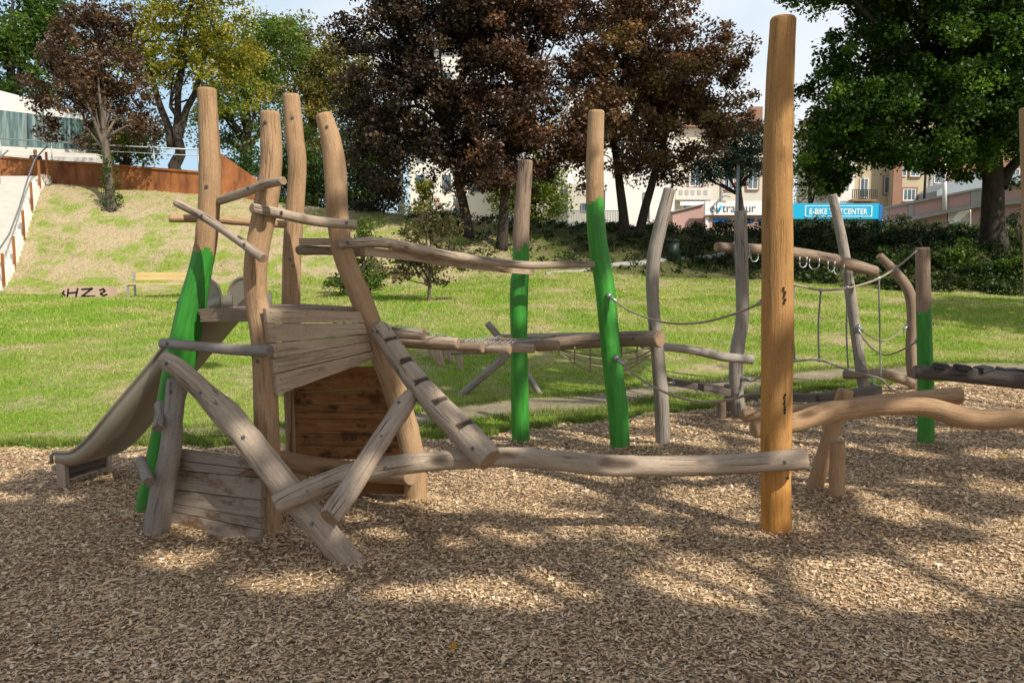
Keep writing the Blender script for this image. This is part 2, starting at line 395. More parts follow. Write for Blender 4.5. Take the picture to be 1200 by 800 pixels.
def logmesh(name, pts, rs, mats, parent=None, paint=None, dents=(), notches=(), amp=.06, n=22, step=.022, seed=None, bolts=(), loc=None, flat_top=False):
    """a natural round log swept along pts. mats = (side, end[, paint]). dents: (t, angle toward up/camera, length m, depth factor)"""
    pts = [Vector(p) for p in pts]
    C, R = catmull(pts, rs, step); k = len(C)
    rnd = random.Random(seed if seed is not None else hash(name+str(round(pts[0].x, 3)+round(pts[-1].z, 3))) & 0xffff)
    seg = [0.]
    for i in range(1, k): seg.append(seg[-1]+(C[i]-C[i-1]).length)
    Lt = seg[-1]
    modes = [(rnd.randint(1, 3), rnd.uniform(1.2, 5.5), rnd.uniform(0, 6.3), rnd.uniform(.3, 1)) for _ in range(6)]
    knots = [(rnd.uniform(.08, .95)*Lt, rnd.uniform(0, 6.28), rnd.uniform(.03, .06)) for _ in range(max(1, int(Lt*1.4)))]
    vs = []; lc = []; dkv = []
    t0 = (C[1]-C[0]).normalized(); ref = Vector((0, -1, 0))
    if abs(t0.y) > .9: ref = Vector((0, 0, 1))
    u = (ref-t0*ref.dot(t0)).normalized()
    def ring(p, t, r, L, shrink=1.):
        nonlocal u
        u = (u-t*u.dot(t)).normalized(); w_ = t.cross(u)
        for j in range(n):
            a = 2*PI*j/n; d = u*math.cos(a)+w_*math.sin(a); rr = r; dk = 0.
            sm_ = 0
            for (q, fr, ph, am) in modes: sm_ += am*math.sin(q*a+fr*L+ph)
            rr *= 1+amp*.45*sm_
            for (kl, ka, ks) in knots:
                da = (a-ka+PI) % (2*PI)-PI; dd = ((L-kl)/ks)**2+(da*r/ks)**2
                if dd < 4: rr *= 1+.10*math.exp(-dd*1.5)
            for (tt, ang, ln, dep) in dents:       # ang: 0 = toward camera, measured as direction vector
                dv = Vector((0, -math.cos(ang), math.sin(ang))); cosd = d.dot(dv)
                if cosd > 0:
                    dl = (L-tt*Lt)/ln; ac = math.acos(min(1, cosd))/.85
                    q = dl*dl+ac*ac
                    if q < 1: rr *= 1-dep*(1-q)**1.2; dk = max(dk, min(.8, (1-q)**1.5*1.3*min(1, dep*2.4)))  # dk paints shade into the hollow, strongest at its middle
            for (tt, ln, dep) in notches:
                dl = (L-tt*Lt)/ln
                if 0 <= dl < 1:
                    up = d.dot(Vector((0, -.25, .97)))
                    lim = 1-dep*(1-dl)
                    if up > 0 and up*rr > lim*r: rr = lim*r/max(up, .2); dk = max(dk, .97 if dl < .33 else .10)  # step face of the notch painted near black as shade
            rr *= shrink
            vs.append(p+d*rr); lc.append((rr*math.cos(a), rr*math.sin(a), L)); dkv.append(dk)
    ta = (C[1]-C[0]).normalized(); tb = (C[-1]-C[-2]).normalized()
    bv = min(.012, R[0]*.2)
    ring(C[0]-ta*bv*.0, ta, R[0], 0, .90)
    for i in range(k):
        t = (C[min(i+1, k-1)]-C[max(i-1, 0)]).normalized()
        p = C[i]
        if i == 0: p = C[0]+ta*bv
        if i == k-1: p = C[-1]-tb*bv
        ring(p, t, R[i], seg[i])
    ring(C[-1], tb, R[-1], Lt, .90)
    k += 2
    fs = []; mi = []; sm = []
    for i in range(k-1):
        Lm = seg[min(max(i-1, 0), len(seg)-1)]
        for j in range(n):
            a, b_ = i*n+j, i*n+(j+1) % n; fs.append((a, b_, b_+n, a+n)); sm.append(True)
            pm = 0
            if paint is not None and Lm < paint*Lt+.012*math.sin(j*1.1)+.02*math.sin(j*.57+1): pm = 2
            mi.append(pm)
    fs += [tuple(reversed(range(n))), tuple((k-1)*n+j for j in range(n))]; mi += [1, 1]; sm += [False, False]
    mb = MB(); mb.add(vs, fs, mi, lc, dkv, sm)
    o = mb.build(name, list(mats), parent, loc=loc if loc is not None else (pts[0] if parent is None else None))
    for (t, ang) in bolts:
        i = min(len(C)-2, max(1, int(t*(len(C)-1)))); tg = (C[i+1]-C[i-1]).normalized()
        d = Vector((math.sin(ang), -math.cos(ang), .12)); d = (d-tg*d.dot(tg)).normalized()
        q = C[i]+d*R[i]*1.0
        bm_ = MB(); bm_.tube([q-d*.012, q+d*.004], .011, 12); bm_.tube([q+d*.0035, q+d*.011], .0055, 6)
        bm_.build('bolt', M['bolt'], o)
    return o
def pix(spec):
    """spec: list of (px,py,Y,radius px) -> points and radii in metres"""
    return [P(a, b_, c) for a, b_, c, d in spec], [d*PPM(b_, c) for a, b_, c, d in spec]
W_GREY = (M['grey'], M['end'], M['green']); W_SIL = (M['silver'], M['endg'], M['green']); W_TAN = (M['tan'], M['end'], M['green'])
W_OR = (M['orange'], M['end'], M['green']); W_BR = (M['brown'], M['end'], M['green']); W_DK = (M['dark'], M['endg'], M['green'])
def L(name, label, cat, spec, mats, group=None, parent=None, foot=False, **kw):
    pts, rs = pix(spec)
    if foot:
        d = (pts[0]-pts[1]).normalized(); pts = [pts[0]+d*.14]+pts; rs = [rs[0]]+rs
    o = logmesh(name, pts, rs, mats, parent, **kw)
    if parent is None: tag(o, label, cat, group)
    elif label: o['label'] = label
    return o
def GY(px, py): return GT(px, py).y

# ------------------------------------------------------------------ the ground
BARK = [(-700, 530), (-250, 529), (0, 527), (120, 523), (300, 523), (420, 519), (520, 515), (600, 506), (690, 494), (760, 487), (850, 476), (930, 464), (1000, 455), (1060, 449), (1130, 447), (1200, 448), (1400, 452), (1800, 462)]
bark_edge = [(g.x, g.y) for g in (GT(*p) for p in BARK)]
bex = np.array([p[0] for p in bark_edge]); bey = np.array([p[1] for p in bark_edge])
o_ = np.argsort(bex); bex = bex[o_]; bey = bey[o_]
def edge_y(x): return np.interp(x, bex, bey)+.06*np.sin(np.asarray(x)*5.3)+.04*np.sin(np.asarray(x)*13+1)
MOUND = [GT(*p) for p in ((910, 627), (312, 632), (182, 627), (488, 596), (166, 607), (415, 668), (611, 526), (727, 533), (777, 527), (953, 578), (980, 591), (1085, 525), (866, 490))]
def chipz(x, y):
    mo = 0
    for i, g in enumerate(MOUND): mo = mo+(.045 if i % 2 else .03)*np.exp(-(((x-g.x-.05)/.24)**2+((y-g.y+.04)/.2)**2))
    return mo+.012*np.sin(x*1.1+2)*np.cos(y*.9)+.018*np.sin(x*2.1+.5*y)*np.sin(y*1.7+1)+.012*np.sin(x*4.7+1)*np.sin(y*5.1)+.02
ys = np.concatenate([np.arange(-14, 46, .4), np.array([47, 50, 55, 62, 72, 90, 120, 170, 260, 450, 800, 1500])])
xs = np.concatenate([-np.array([1500, 700, 350, 200, 130, 90, 70, 55, 45, 38])*1., np.arange(-33, 33.1, .5), np.array([38, 45, 55, 70, 90, 130, 200, 350, 700, 1500])*1.])
XX, YY = np.meshgrid(xs, ys); ZZ = terrain(XX, YY)
ZZ = ZZ-np.where(YY < edge_y(XX)-.35, .06, 0)
V = np.stack([XX, YY, ZZ], -1).reshape(-1, 3); nx = len(xs); ny = len(ys)
idx = np.arange(nx*ny).reshape(ny, nx)
Fc = np.stack([idx[:-1, :-1], idx[:-1, 1:], idx[1:, 1:], idx[1:, :-1]], -1).reshape(-1, 4)
m, n, b = newmat('lawn_ground'); tc = N(n, 'ShaderNodeTexCoord'); gv = tc.outputs['Object']
sx = N(n, 'ShaderNodeSeparateXYZ'); n.links.new(gv, sx.inputs[0])
f1 = noise(n, gv, 1.1, 7, .68); f2 = noise(n, gv, 14, 5, .7); f3 = noise(n, gv, .35, 4, .6)
grass = ramp(n, f2, [(.3, (.10, .155, .024)), (.55, (.23, .31, .055)), (.75, (.40, .43, .115))])
straw = ramp(n, f2, [(.3, (.27, .21, .125)), (.7, (.52, .44, .29))])
mry = N(n, 'ShaderNodeMapRange'); n.links.new(sx.outputs['Y'], mry.inputs['Value']); mry.inputs['From Min'].default_value = 24.5; mry.inputs['From Max'].default_value = 29; mry.inputs['To Max'].default_value = .08
dry = ramp(n, math_(n, 'ADD', math_(n, 'ADD', math_(n, 'MULTIPLY', f1, .75), math_(n, 'MULTIPLY', f3, .3)), mry.outputs[0]), [(.52, 0.), (.63, 1.)])
c = mixc(n, dry, grass, straw)
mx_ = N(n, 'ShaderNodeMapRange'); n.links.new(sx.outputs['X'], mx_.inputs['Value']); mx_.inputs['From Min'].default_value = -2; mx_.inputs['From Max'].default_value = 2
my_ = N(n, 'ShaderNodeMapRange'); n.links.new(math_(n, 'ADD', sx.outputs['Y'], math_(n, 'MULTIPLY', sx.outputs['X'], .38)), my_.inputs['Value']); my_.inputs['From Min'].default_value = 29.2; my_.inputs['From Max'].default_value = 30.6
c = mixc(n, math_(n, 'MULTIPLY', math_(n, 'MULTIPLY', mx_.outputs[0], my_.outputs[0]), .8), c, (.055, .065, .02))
blot = ramp(n, noise(n, gv, 2.6, 6, .7), [(.56, 0.), (.66, .6)]); c = mixc(n, blot, c, (.20, .15, .085))
n.links.new(c, b.inputs['Base Color']); b.inputs['Roughness'].default_value = .95; b.inputs['Specular IOR Level'].default_value = .1
bump(n, b, f2, .6, .05)
go = npmesh('ground', V, Fc, np.ones((1, 3)), m); tag(go, kind='structure')
go.data.polygons.foreach_set('use_smooth', np.ones(len(Fc), bool))
# bark surface
bx = np.arange(-14, 16.01, .2); rows = 70
BV = []; 
for x in bx:
    e = float(edge_y(x)); yy = np.linspace(-7, e, rows)
    fall = np.clip((e-yy)/.25, 0, 1)
    zz = terrain(x, yy)+.004+chipz(x, yy)*fall-.006*(1-fall)
    BV.append(np.stack([np.full(rows, x), yy, zz], -1))
BV = np.concatenate(BV); idx = np.arange(len(bx)*rows).reshape(len(bx), rows)
Fc = np.stack([idx[:-1, :-1], idx[1:, :-1], idx[1:, 1:], idx[:-1, 1:]], -1).reshape(-1, 4)
m, n, b = newmat('bark_mulch'); tc = N(n, 'ShaderNodeTexCoord'); gv = tc.outputs['Object']
vo = N(n, 'ShaderNodeTexVoronoi'); vo.inputs['Scale'].default_value = 48; n.links.new(gv, vo.inputs['Vector'])
sc_ = N(n, 'ShaderNodeSeparateColor'); n.links.new(vo.outputs['Color'], sc_.inputs[0])
c = ramp(n, sc_.outputs[0], [(.0, (.17, .11, .062)), (.4, (.42, .295, .175)), (1., (.62, .46, .29))])
c = mixc(n, .7, c, ramp(n, vo.outputs['Distance'], [(.1, 1.), (.6, .3)]), 'MULTIPLY')
n.links.new(c, b.inputs['Base Color']); b.inputs['Roughness'].default_value = .9; b.inputs['Specular IOR Level'].default_value = .15
bump(n, b, vo.outputs['Distance'], .8, .02)
bo = npmesh('bark_ground', BV, Fc, np.ones((1, 3)), m); tag(bo, kind='structure')
bo.data.polygons.foreach_set('use_smooth', np.ones(len(Fc), bool))
# trodden earth path beyond the bark
PATH = [(150, 510, 4), (320, 507, 6), (420, 501, 7), (480, 495, 9), (600, 479, 10), (700, 470, 10), (800, 457, 9), (900, 447, 8), (1000, 439, 7), (1100, 435, 8), (1200, 434, 9), (1450, 436, 9), (1900, 440, 8)]
pc = [GT(a, b_) for a, b_, h in PATH]; pa = [GT(a, b_-h) for a, b_, h in PATH]; pb = [GT(a, b_+h) for a, b_, h in PATH]
pa_s, _ = catmull(pa, [1]*len(pa), .18); pb_s = []; 
pbs, _ = catmull(pb, [1]*len(pb), .1)
def resample(pl, k):
    s = [0]
    for i in range(1, len(pl)): s.append(s[-1]+(pl[i]-pl[i-1]).length)
    t = np.linspace(0, s[-1], k); A = np.array([tuple(p) for p in pl]); return np.stack([np.interp(t, s, A[:, i]) for i in range(3)], -1)
K = 160; A_ = resample(pa_s, K); B_ = resample(pbs, K); PV = []
for i in range(K):
    for q in range(7):
        t = q/6; p = A_[i]*(1-t)+B_[i]*t
        wob = .10*math.sin(i*.31+q)*(1 if q in (0, 6) else 0)
        y = p[1]+wob; PV.append((p[0], y, tz(p[0], y)+.012))
PV = np.array(PV); idx = np.arange(K*7).reshape(K, 7)
Fc = np.stack([idx[:-1, :-1], idx[1:, :-1], idx[1:, 1:], idx[:-1, 1:]], -1).reshape(-1, 4)
m, n, b = newmat('trodden_earth'); tc = N(n, 'ShaderNodeTexCoord'); gv = tc.outputs['Object']
f2 = noise(n, gv, 22, 6, .7); f1 = noise(n, gv, 1.4, 5, .6)
c = ramp(n, math_(n, 'ADD', math_(n, 'MULTIPLY', f2, .6), math_(n, 'MULTIPLY', f1, .5)), [(.36, (.13, .105, .065)), (.55, (.27, .225, .15)), (.75, (.42, .36, .26))])
n.links.new(c, b.inputs['Base Color']); b.inputs['Roughness'].default_value = .95; bump(n, b, f2, .6, .03)
po = npmesh('dirt_path', PV, Fc, np.ones((1, 3)), m); tag(po, kind='structure')
def path_dist_ok(x, y):
    pxs, pys = PV[3::7, 0], PV[3::7, 1]; hw = np.abs(PV[0::7, 1]-PV[6::7, 1])/2
    o = np.argsort(pxs); return np.abs(y-np.interp(x, pxs[o], pys[o])) > np.interp(x, pxs[o], hw[o])*(.55+.35*np.sin(x*3.1)*np.sin(x*7.3+1)+.25*np.sin(x*1.3+y*4))
# thin concrete edging up on the lawn
ep = [GT(a, b_) for a, b_ in ((640, 321), (700, 314), (750, 308.5), (800, 302.5), (850, 297.5))]
mb = MB()
ec, _ = catmull(ep, [1]*5, .5)
for i in range(len(ec)-1):
    a, c2 = ec[i].copy(), ec[i+1].copy(); dy = Vector((0, .28, 0))
    q = [a-dy*.5, c2-dy*.5, c2+dy*.5, a+dy*.5]
    for p in q: p.z = tz(p.x, p.y)+.05
    mb.add(q+[p-Vector((0, 0, .12)) for p in q], [(0, 1, 2, 3), (0, 4, 5, 1), (2, 6, 7, 3)])
tag(mb.build('footpath', M['concd']), kind='structure')

# ------------------------------------------------------------------ stuff: chips, grass, leaves
def chips():
    per = []
    for (ya, yb, dens, sz) in ((1.7, 2.6, 21000, .50), (2.6, 3.6, 19000, .50), (3.6, 5., 15500, .52), (5., 6.6, 11000, .58), (6.6, 8.6, 6500, .72), (8.6, 13.5, 2600, 1.0)):
        xm = yb*.72+.7; cnt = int((yb-ya)*2*xm*dens*.5)
        x = RNG.uniform(-xm, xm, cnt); y = RNG.uniform(ya, yb, cnt); per.append((x, y, np.full(cnt, sz)))
    x = np.concatenate([p[0] for p in per]); y = np.concatenate([p[1] for p in per]); sz = np.concatenate([p[2] for p in per])
    k = y < edge_y(x)+RNG.normal(0, .07, len(x)); x, y, sz = x[k], y[k], sz[k]
    c = len(x); l = RNG.gamma(5, .0066, c)*sz; l = np.clip(l, .012, .09*sz); wd = np.minimum(l*RNG.uniform(.22, .5, c), .016*sz/.5); l = np.where(RNG.uniform(0, 1, c) < .03, np.minimum(l*1.8, .075), l)
    a = RNG.uniform(0, 2*PI, c); tilt = RNG.normal(0, .19, c); roll = RNG.normal(0, .26, c)
    D = np.stack([np.cos(a)*np.cos(tilt), np.sin(a)*np.cos(tilt), np.sin(tilt)], -1)
    S0 = np.stack([-np.sin(a), np.cos(a), np.zeros(c)], -1); U = np.cross(D, S0)
    S = S0*np.cos(roll)[:, None]+U*np.sin(roll)[:, None]
    z = terrain(x, y)+chipz(x, y)*np.clip((edge_y(x)-y)/.25, 0, 1)+RNG.uniform(.002, .016, c)
    Cn = np.stack([x, y, z], -1); h = (l/2)[:, None]; s = (wd/2)[:, None]
    j = lambda: RNG.uniform(.55, 1.0, (c, 1))
    V = np.stack([Cn-D*h-S*s*j(), Cn+D*h*j()-S*s*j(), Cn+D*h+S*s*j(), Cn-D*h*j()+S*s*j()], 1).reshape(-1, 3)
    base = np.array([(.75, .545, .335), (.83, .65, .445), (.64, .44, .255), (.44, .28, .155), (.88, .76, .58), (.26, .165, .095)])
    ci = RNG.choice(6, c, p=[.34, .25, .2, .11, .07, .03]); col = base[ci]*RNG.uniform(.82, 1.12, (c, 1))
    o = npmesh('wood_chips', V, np.arange(c*4).reshape(-1, 4), col, M['chip']); tag(o, kind='stuff', label='pale wood chips spread over the playground floor', cat='wood chips')
    # fallen leaves
    c = 30; y = RNG.uniform(2.3, 7, c); x = RNG.uniform(-1, 1, c)*y*.75; a = RNG.uniform(0, 6.28, c)
    l = RNG.uniform(.012, .026, c)[:, None]; D = np.stack([np.cos(a), np.sin(a), RNG.normal(0, .3, c)], -1); S = np.stack([-np.sin(a), np.cos(a), RNG.normal(0, .3, c)], -1)
    Cn = np.stack([x, y, chipz(x, y)+.03], -1)
    V = np.stack([Cn-D*l, Cn+S*l*.6, Cn+D*l, Cn-S*l*.6], 1).reshape(-1, 3)
    pal = np.array([(.60, .30, .03), (.45, .13, .03), (.55, .42, .06)]); col = pal[RNG.choice(3, c)]
    o = npmesh('fallen_leaves', V, np.arange(c*4).reshape(-1, 4), col, M['blade']); tag(o, kind='stuff', label='few orange and yellow fallen leaves on the wood chips', cat='leaves')
chips()

def vnoise(x, y, s, off=0.):
    return np.array([mnoise.noise(Vector((a*s+off, b_*s, off))) for a, b_ in zip(x, y)])
def grass():
    c = 380000
    y = 6.5*np.exp(RNG.uniform(0, 1, c)**.8*math.log(36/6.5)); x = RNG.uniform(-1, 1, c)*(y*.72+1.0)
    e = edge_y(x); px, py = project(x, y, terrain(x, y))
    keep = (y > e-.10+RNG.normal(0, .05, c)) & (x > -17.05-(y-25.8)*.375)
    near = path_dist_ok(x, y); keep &= near | (RNG.uniform(0, 1, c) < .05)
    x, y = x[keep], y[keep]; c = len(x)
    # coarse noise on a lattice for dry patches
    gx = np.linspace(-30, 30, 200); gy = np.linspace(5, 40, 130)
    LG = np.array([[mnoise.fractal(Vector((a*.55, b_*.55, 3.1)), 1, 2, 4) for a in gx] for b_ in gy])
    ix = np.clip(((x+30)/60*199).astype(int), 0, 199); iy = np.clip(((y-5)/35*129).astype(int), 0, 129)
    dry = LG[iy, ix]+RNG.normal(0, .12, c)
    bank = (y > np.interp(x, [-6, 2], [25.3, 40]))
    dry = dry+np.where(bank, .52+.12*np.clip((y-28)/5, 0, 1), 0)-np.where((x < -5) & ~bank, .08, 0)+np.where((x > 1) & (y > 20) & (y < 28.0), .36*np.clip(1-np.abs(y-24.5)/4.5, 0, 1)+.05, 0)-np.where(y < e0(x, y), .5, 0)
    kill = (dry > np.where(bank, .62, .42)) & (RNG.uniform(0, 1, c) < .85)
    x, y, dry = x[~kill], y[~kill], dry[~kill]; c = len(x)
    z = terrain(x, y)
    sc = np.clip(y/11, .8, 2.4); h = RNG.uniform(.018, .045, c)*np.clip(sc, .8, 1.7)*np.where(dry > .2, .7, 1); wd = .0065*sc*RNG.uniform(.7, 1.3, c)
    a = RNG.uniform(0, 2*PI, c); S = np.stack([np.cos(a), np.sin(a), np.zeros(c)], -1)*wd[:, None]
    ln = RNG.normal(0, .55, (c, 2))*h[:, None]
    B = np.stack([x, y, z-.004], -1); T = np.stack([x+ln[:, 0], y+ln[:, 1], z+h], -1)
    V = np.stack([B-S, B+S, T], 1).reshape(-1, 3)
    t = np.clip((dry+.15)/.5, 0, 1)[:, None]
    col = (np.array([(.25, .40, .05)])*(1-t)+np.array([(.56, .50, .24)])*t)*RNG.uniform(.65, 1.35, (c, 1))
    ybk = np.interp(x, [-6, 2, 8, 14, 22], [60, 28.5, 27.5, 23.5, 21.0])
    col = np.where((y > ybk)[:, None], col*np.array([(.42, .5, .5)]), col)  # shade of the bank put into the blade colour
    lb = (bank[~kill] & (x < 0))[:, None]; gry = col.mean(1, keepdims=True)*np.array([(1.12, 1.08, .45)])
    col = np.where(lb, col*.45+gry*.55, col)
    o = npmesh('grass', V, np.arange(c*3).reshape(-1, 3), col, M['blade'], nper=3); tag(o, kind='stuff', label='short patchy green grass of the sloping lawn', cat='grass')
def edge_tufts():
    c = 30000; i = RNG.integers(0, K-1, c); f = RNG.uniform(0, 1, c); sd = RNG.integers(0, 2, c)
    pe = np.where((sd == 0)[:, None], PV[0::7][i]*(1-f)[:, None]+PV[0::7][i+1]*f[:, None], PV[6::7][i]*(1-f)[:, None]+PV[6::7][i+1]*f[:, None])
    x1 = pe[:, 0]; y1 = pe[:, 1]+RNG.normal(0, .09, c)+.08*np.sin(x1*4.1)
    c2 = 26000; x2 = RNG.uniform(-7, 9, c2); y2 = edge_y(x2)+.04+np.abs(RNG.normal(0, .12, c2))-.10*(np.sin(x2*6.1)*np.sin(x2*2.3) > .2)
    x = np.concatenate([x1, x2]); y = np.concatenate([y1, y2]); c = len(x); z = terrain(x, y)
    h = RNG.uniform(.03, .085, c); wd = RNG.uniform(.003, .007, c); a = RNG.uniform(0, 6.28, c); S = np.stack([np.cos(a), np.sin(a), 0*a], -1)*wd[:, None]; ln = RNG.normal(0, .6, (c, 2))*h[:, None]
    B = np.stack([x, y, z-.004], -1); T = np.stack([x+ln[:, 0], y+ln[:, 1], z+h], -1); V = np.stack([B-S, B+S, T], 1).reshape(-1, 3)
    t = np.clip(RNG.normal(.15, .25, c), 0, 1)[:, None]; col = (np.array([(.15, .25, .035)])*(1-t)+np.array([(.5, .42, .2)])*t)*RNG.uniform(.6, 1.3, (c, 1))
    o = npmesh('grass', V, np.arange(c*3).reshape(-1, 3), col, M['blade']); tag(o, kind='stuff', label='ragged longer grass along the wood chip edge and the trodden path', cat='grass')
edge_tufts()
def e0(x, y): return edge_y(x)+.9
grass()

# ------------------------------------------------------------------ the climbing tower
tower = thing('climbing_tower', GT(312, 632), 'timber climbing tower with four tall bent posts, plank walls and crossing rails', 'climbing tower')
Yt0, Yt1, Yt2, Yt3 = 4.70, 4.30, 5.45, 4.88
L('post', 'bent tower post painted green on its lower half', None, [(166, 609, Yt0, 9), (186, 530, Yt0, 12), (212, 420, Yt0, 17), (222, 370, Yt0, 16), (236, 310, Yt0, 13), (243, 270, Yt0, 12.5), (246, 200, Yt0, 12.5), (242, 104, Yt0, 11)], W_TAN, None, tower, True, paint=.655, amp=.05, bolts=((.97, -.9), (.80, .1), (.55, -1.2)), seed=3)
L('post', None, None, [(314, 636, Yt1, 15), (314, 560, Yt1, 15), (312, 470, Yt1, 14.5), (309, 400, Yt1, 14.5), (300, 345, Yt1, 13), (301, 300, Yt1, 13.5), (311, 245, Yt1, 14), (318, 190, Yt1, 12.5), (316, 131, Yt1, 11.5)], W_TAN, None, tower, True, amp=.05, bolts=((.975, -.2), (.47, -.3), (.80, .5)), seed=5)
L('post', None, None, [(348, 570, Yt2, 11), (345, 480, Yt2, 11), (342, 400, Yt2, 10.5), (342, 300, Yt2, 11), (348, 200, Yt2, 10.5), (345, 160, Yt2, 10.5), (341, 111, Yt2, 9.5)], W_TAN, None, tower, True, amp=.06, bolts=((.95, .2), (.62, .1), (.60, .4)), seed=8)
L('post', None, None, [(488, 596, Yt3, 13), (483, 530, Yt3, 14), (464, 460, Yt3, 14), (443, 405, Yt3, 13.5), (423, 350, Yt3, 12.5), (403, 300, Yt3, 12), (396, 255, Yt3, 12.5), (393, 200, Yt3, 13), (388, 165, Yt3, 12), (379, 134, Yt3, 10.5)], W_TAN, None, tower, True, amp=.05, bolts=((.97, .1), (.70, .3)), seed=11)
L('post', 'short weathered grey leaning post of the lower wall', None, [(181, 630, 4.33, 15), (188, 580, 4.33, 14), (199, 530, 4.34, 12.5), (203, 490, 4.35, 11), (208, 444, 4.36, 11.5)], W_SIL, None, tower, True, amp=.07, bolts=((.95, -.1),), seed=13)
# rails
L('rail', None, None, [(206, 237, 4.56, 5), (240, 255, 4.5, 5), (280, 282, 4.3, 5.2), (309, 303, 4.12, 5.5)], W_GREY, None, tower, bolts=((.27, 0), (.8, .1)), n=14)
L('rail', None, None, [(252, 237, 4.74, 5), (285, 226, 4.45, 5.5), (312, 216, 4.18, 5.5), (332, 212, 4.06, 5)], W_GREY, None, tower, bolts=((.6, .1),), n=14)
L('rail', None, None, [(198, 256, 4.83, 4.6), (250, 257, 4.95, 4.8), (300, 261, 5.15, 4.6), (334, 263, 5.33, 4.4)], W_TAN, None, tower, n=14)
L('rail', None, None, [(295, 244, 4.16, 6.2), (330, 251, 4.3, 6.2), (370, 259, 4.55, 6), (416, 263, 4.72, 5.6)], W_GREY, None, tower, bolts=((.25, .1), (.93, .1)), n=14)
L('rail', None, None, [(350, 293, 5.3, 5.5), (390, 294, 5.1, 5.2), (429, 296, 4.99, 5.5)], W_BR, None, tower, n=14)
mb = MB(); a = [P(350, 279, 5.28), P(388, 279, 5.0), P(388, 287, 5.0), P(350, 288, 5.28)]; mb.prism(a, .03); mb.build('rail', M['board'], tower)
# horizontal grab log low on the left
L('rail', None, None, [(189, 402, 4.50, 5.6), (230, 406, 4.42, 6), (280, 410, 4.27, 6.3), (317, 411, 4.12, 6.6)], W_SIL, None, tower, bolts=((.08, .1),), n=16)
# pegs on the leaning post
L('foot_peg', None, None, [(187, 474, 4.42, 6), (188, 486, 4.33, 5.6), (185, 502, 4.20, 6.2)], W_SIL, None, tower, n=14)
L('foot_peg', None, None, [(165, 538, 4.38, 6.3), (170, 552, 4.30, 6.2), (174.5, 565, 4.17, 6.6)], W_SIL, None, tower, n=14)
# wall panels
def panel(lines, Yl, Yr, th, mat, label=None, gap=1.0):
    """lines: list of (xl,yl,xr,yr) plank joints in the picture; the wall is one vertical plane through Yl at its left, Yr at its right"""
    a, c2 = P(lines[0][0], lines[0][1], Yl), P(lines[0][2], lines[0][3], Yr)
    nrm = Vector((-(c2.y-a.y), (c2.x-a.x), 0)).normalized()
    def onp(px, py):
        d = ray(px, py); o = Vector((0, 0, CAMZ)); return o+d*((a-o).dot(nrm)/d.dot(nrm))
    mb = MB()
    for i in range(len(lines)-1):
        t, b_ = lines[i], lines[i+1]; r = random.uniform(-1.2, 1.2)
        mb.prism([onp(t[0]+r, t[1]+gap*.5), onp(t[2]+r, t[3]+gap*.5), onp(b_[2]+r, b_[3]-gap*.5), onp(b_[0]+r, b_[1]-gap*.5)], th)
    o = mb.build('wall_panel', mat, tower)
    if label: o['label'] = label
    return o, onp
up, onp = panel([(312, 361, 423, 365), (314, 379, 428, 378), (317, 402, 432, 391.5), (321, 420, 434, 400), (322.5, 438, 437, 411), (325, 463, 440, 421)], 4.20, 4.74, .03, M['board'], 'upper grey plank wall with fanning boards')
for (x_, y_) in ((317, 366), (320, 374), (321, 384), (322, 396), (324, 408), (326, 416), (327, 430), (329, 444), (331, 457), (420, 369), (424, 384), (428, 394), (431, 406), (434, 416)):
    p = onp(x_, y_); d = (Vector((0, 0, CAMZ))-p).normalized(); mb = MB(); mb.tube([p-d*.002, p+d*.003], .0042, 8); mb.build('screw', M['bolt'], up)
panel([(210, 526, 293, 539), (207, 539, 306, 551), (205, 550, 306, 560), (201, 573, 306, 586), (197, 589, 306, 607), (195, 598, 306, 620), (188, 619, 306, 634)], 4.42, 4.20, .035, M['boardl'], 'low grey plank wall with rust brown stains')
panel([(340, 432, 455, 428), (340, 460, 460, 455), (340, 474, 463, 474.5), (340, 482.5, 466, 484), (340, 490, 469, 492), (340, 508, 474, 509), (340, 521, 476, 523), (340, 537, 479, 540)], 5.40, 4.98, .03, M['warm'], 'brown plank wall at the back of the tower', .8)
mb = MB(); q = P(340, 432, 5.37); q2 = P(340, 537, 5.37); mb.tube([q, q2], .012, 4); mb.build('wall_edge', M['tan'], tower)
panel([(418, 563, 478, 563), (414, 578, 478, 580)], 5.1, 4.97, .03, M['warm'])
L('cross_log', None, None, [(327, 538, 4.95, 11), (360, 545, 4.97, 11.5), (410, 551, 4.97, 11.5), (450, 556, 4.95, 10), (482, 560, 4.74, 9)], W_TAN, None, tower, amp=.06, dents=((.35, -.3, .12, .3),), seed=21)
# platform
pc_ = [P(232, 362, 4.62), P(296, 362, 4.36), P(424, 362, 4.88), P(345, 362, 5.40)]
zt = pc_[0].z; mb = MB(); ce = sum(pc_, Vector())/4
for i in range(7):
    t0_, t1_ = i/7+.004, (i+1)/7-.004
    q = [pc_[0].lerp(pc_[3], t0_), pc_[1].lerp(pc_[2], t0_), pc_[1].lerp(pc_[2], t1_), pc_[0].lerp(pc_[3], t1_)]
    for p in q: p.z = zt
    lo2 = [p-Vector((0, 0, .035)) for p in q]; e = (q[1]-q[0]).normalized()
    lc = [((v-q[0]).dot(Vector((-e.y, e.x, 0)))+i, v.z, (v-q[0]).dot(e)) for v in q+lo2]
    mb.add(q+lo2, [(0, 1, 2, 3), (7, 6, 5, 4), (0, 4, 5, 1), (1, 5, 6, 2), (2, 6, 7, 3), (3, 7, 4, 0)], 0, lc)
mb.prism([P(234, 362, 4.58), P(293, 362, 4.33), P(293, 377, 4.33), P(234, 377, 4.58)], .04)
mb.build('platform', M['brown'], tower)

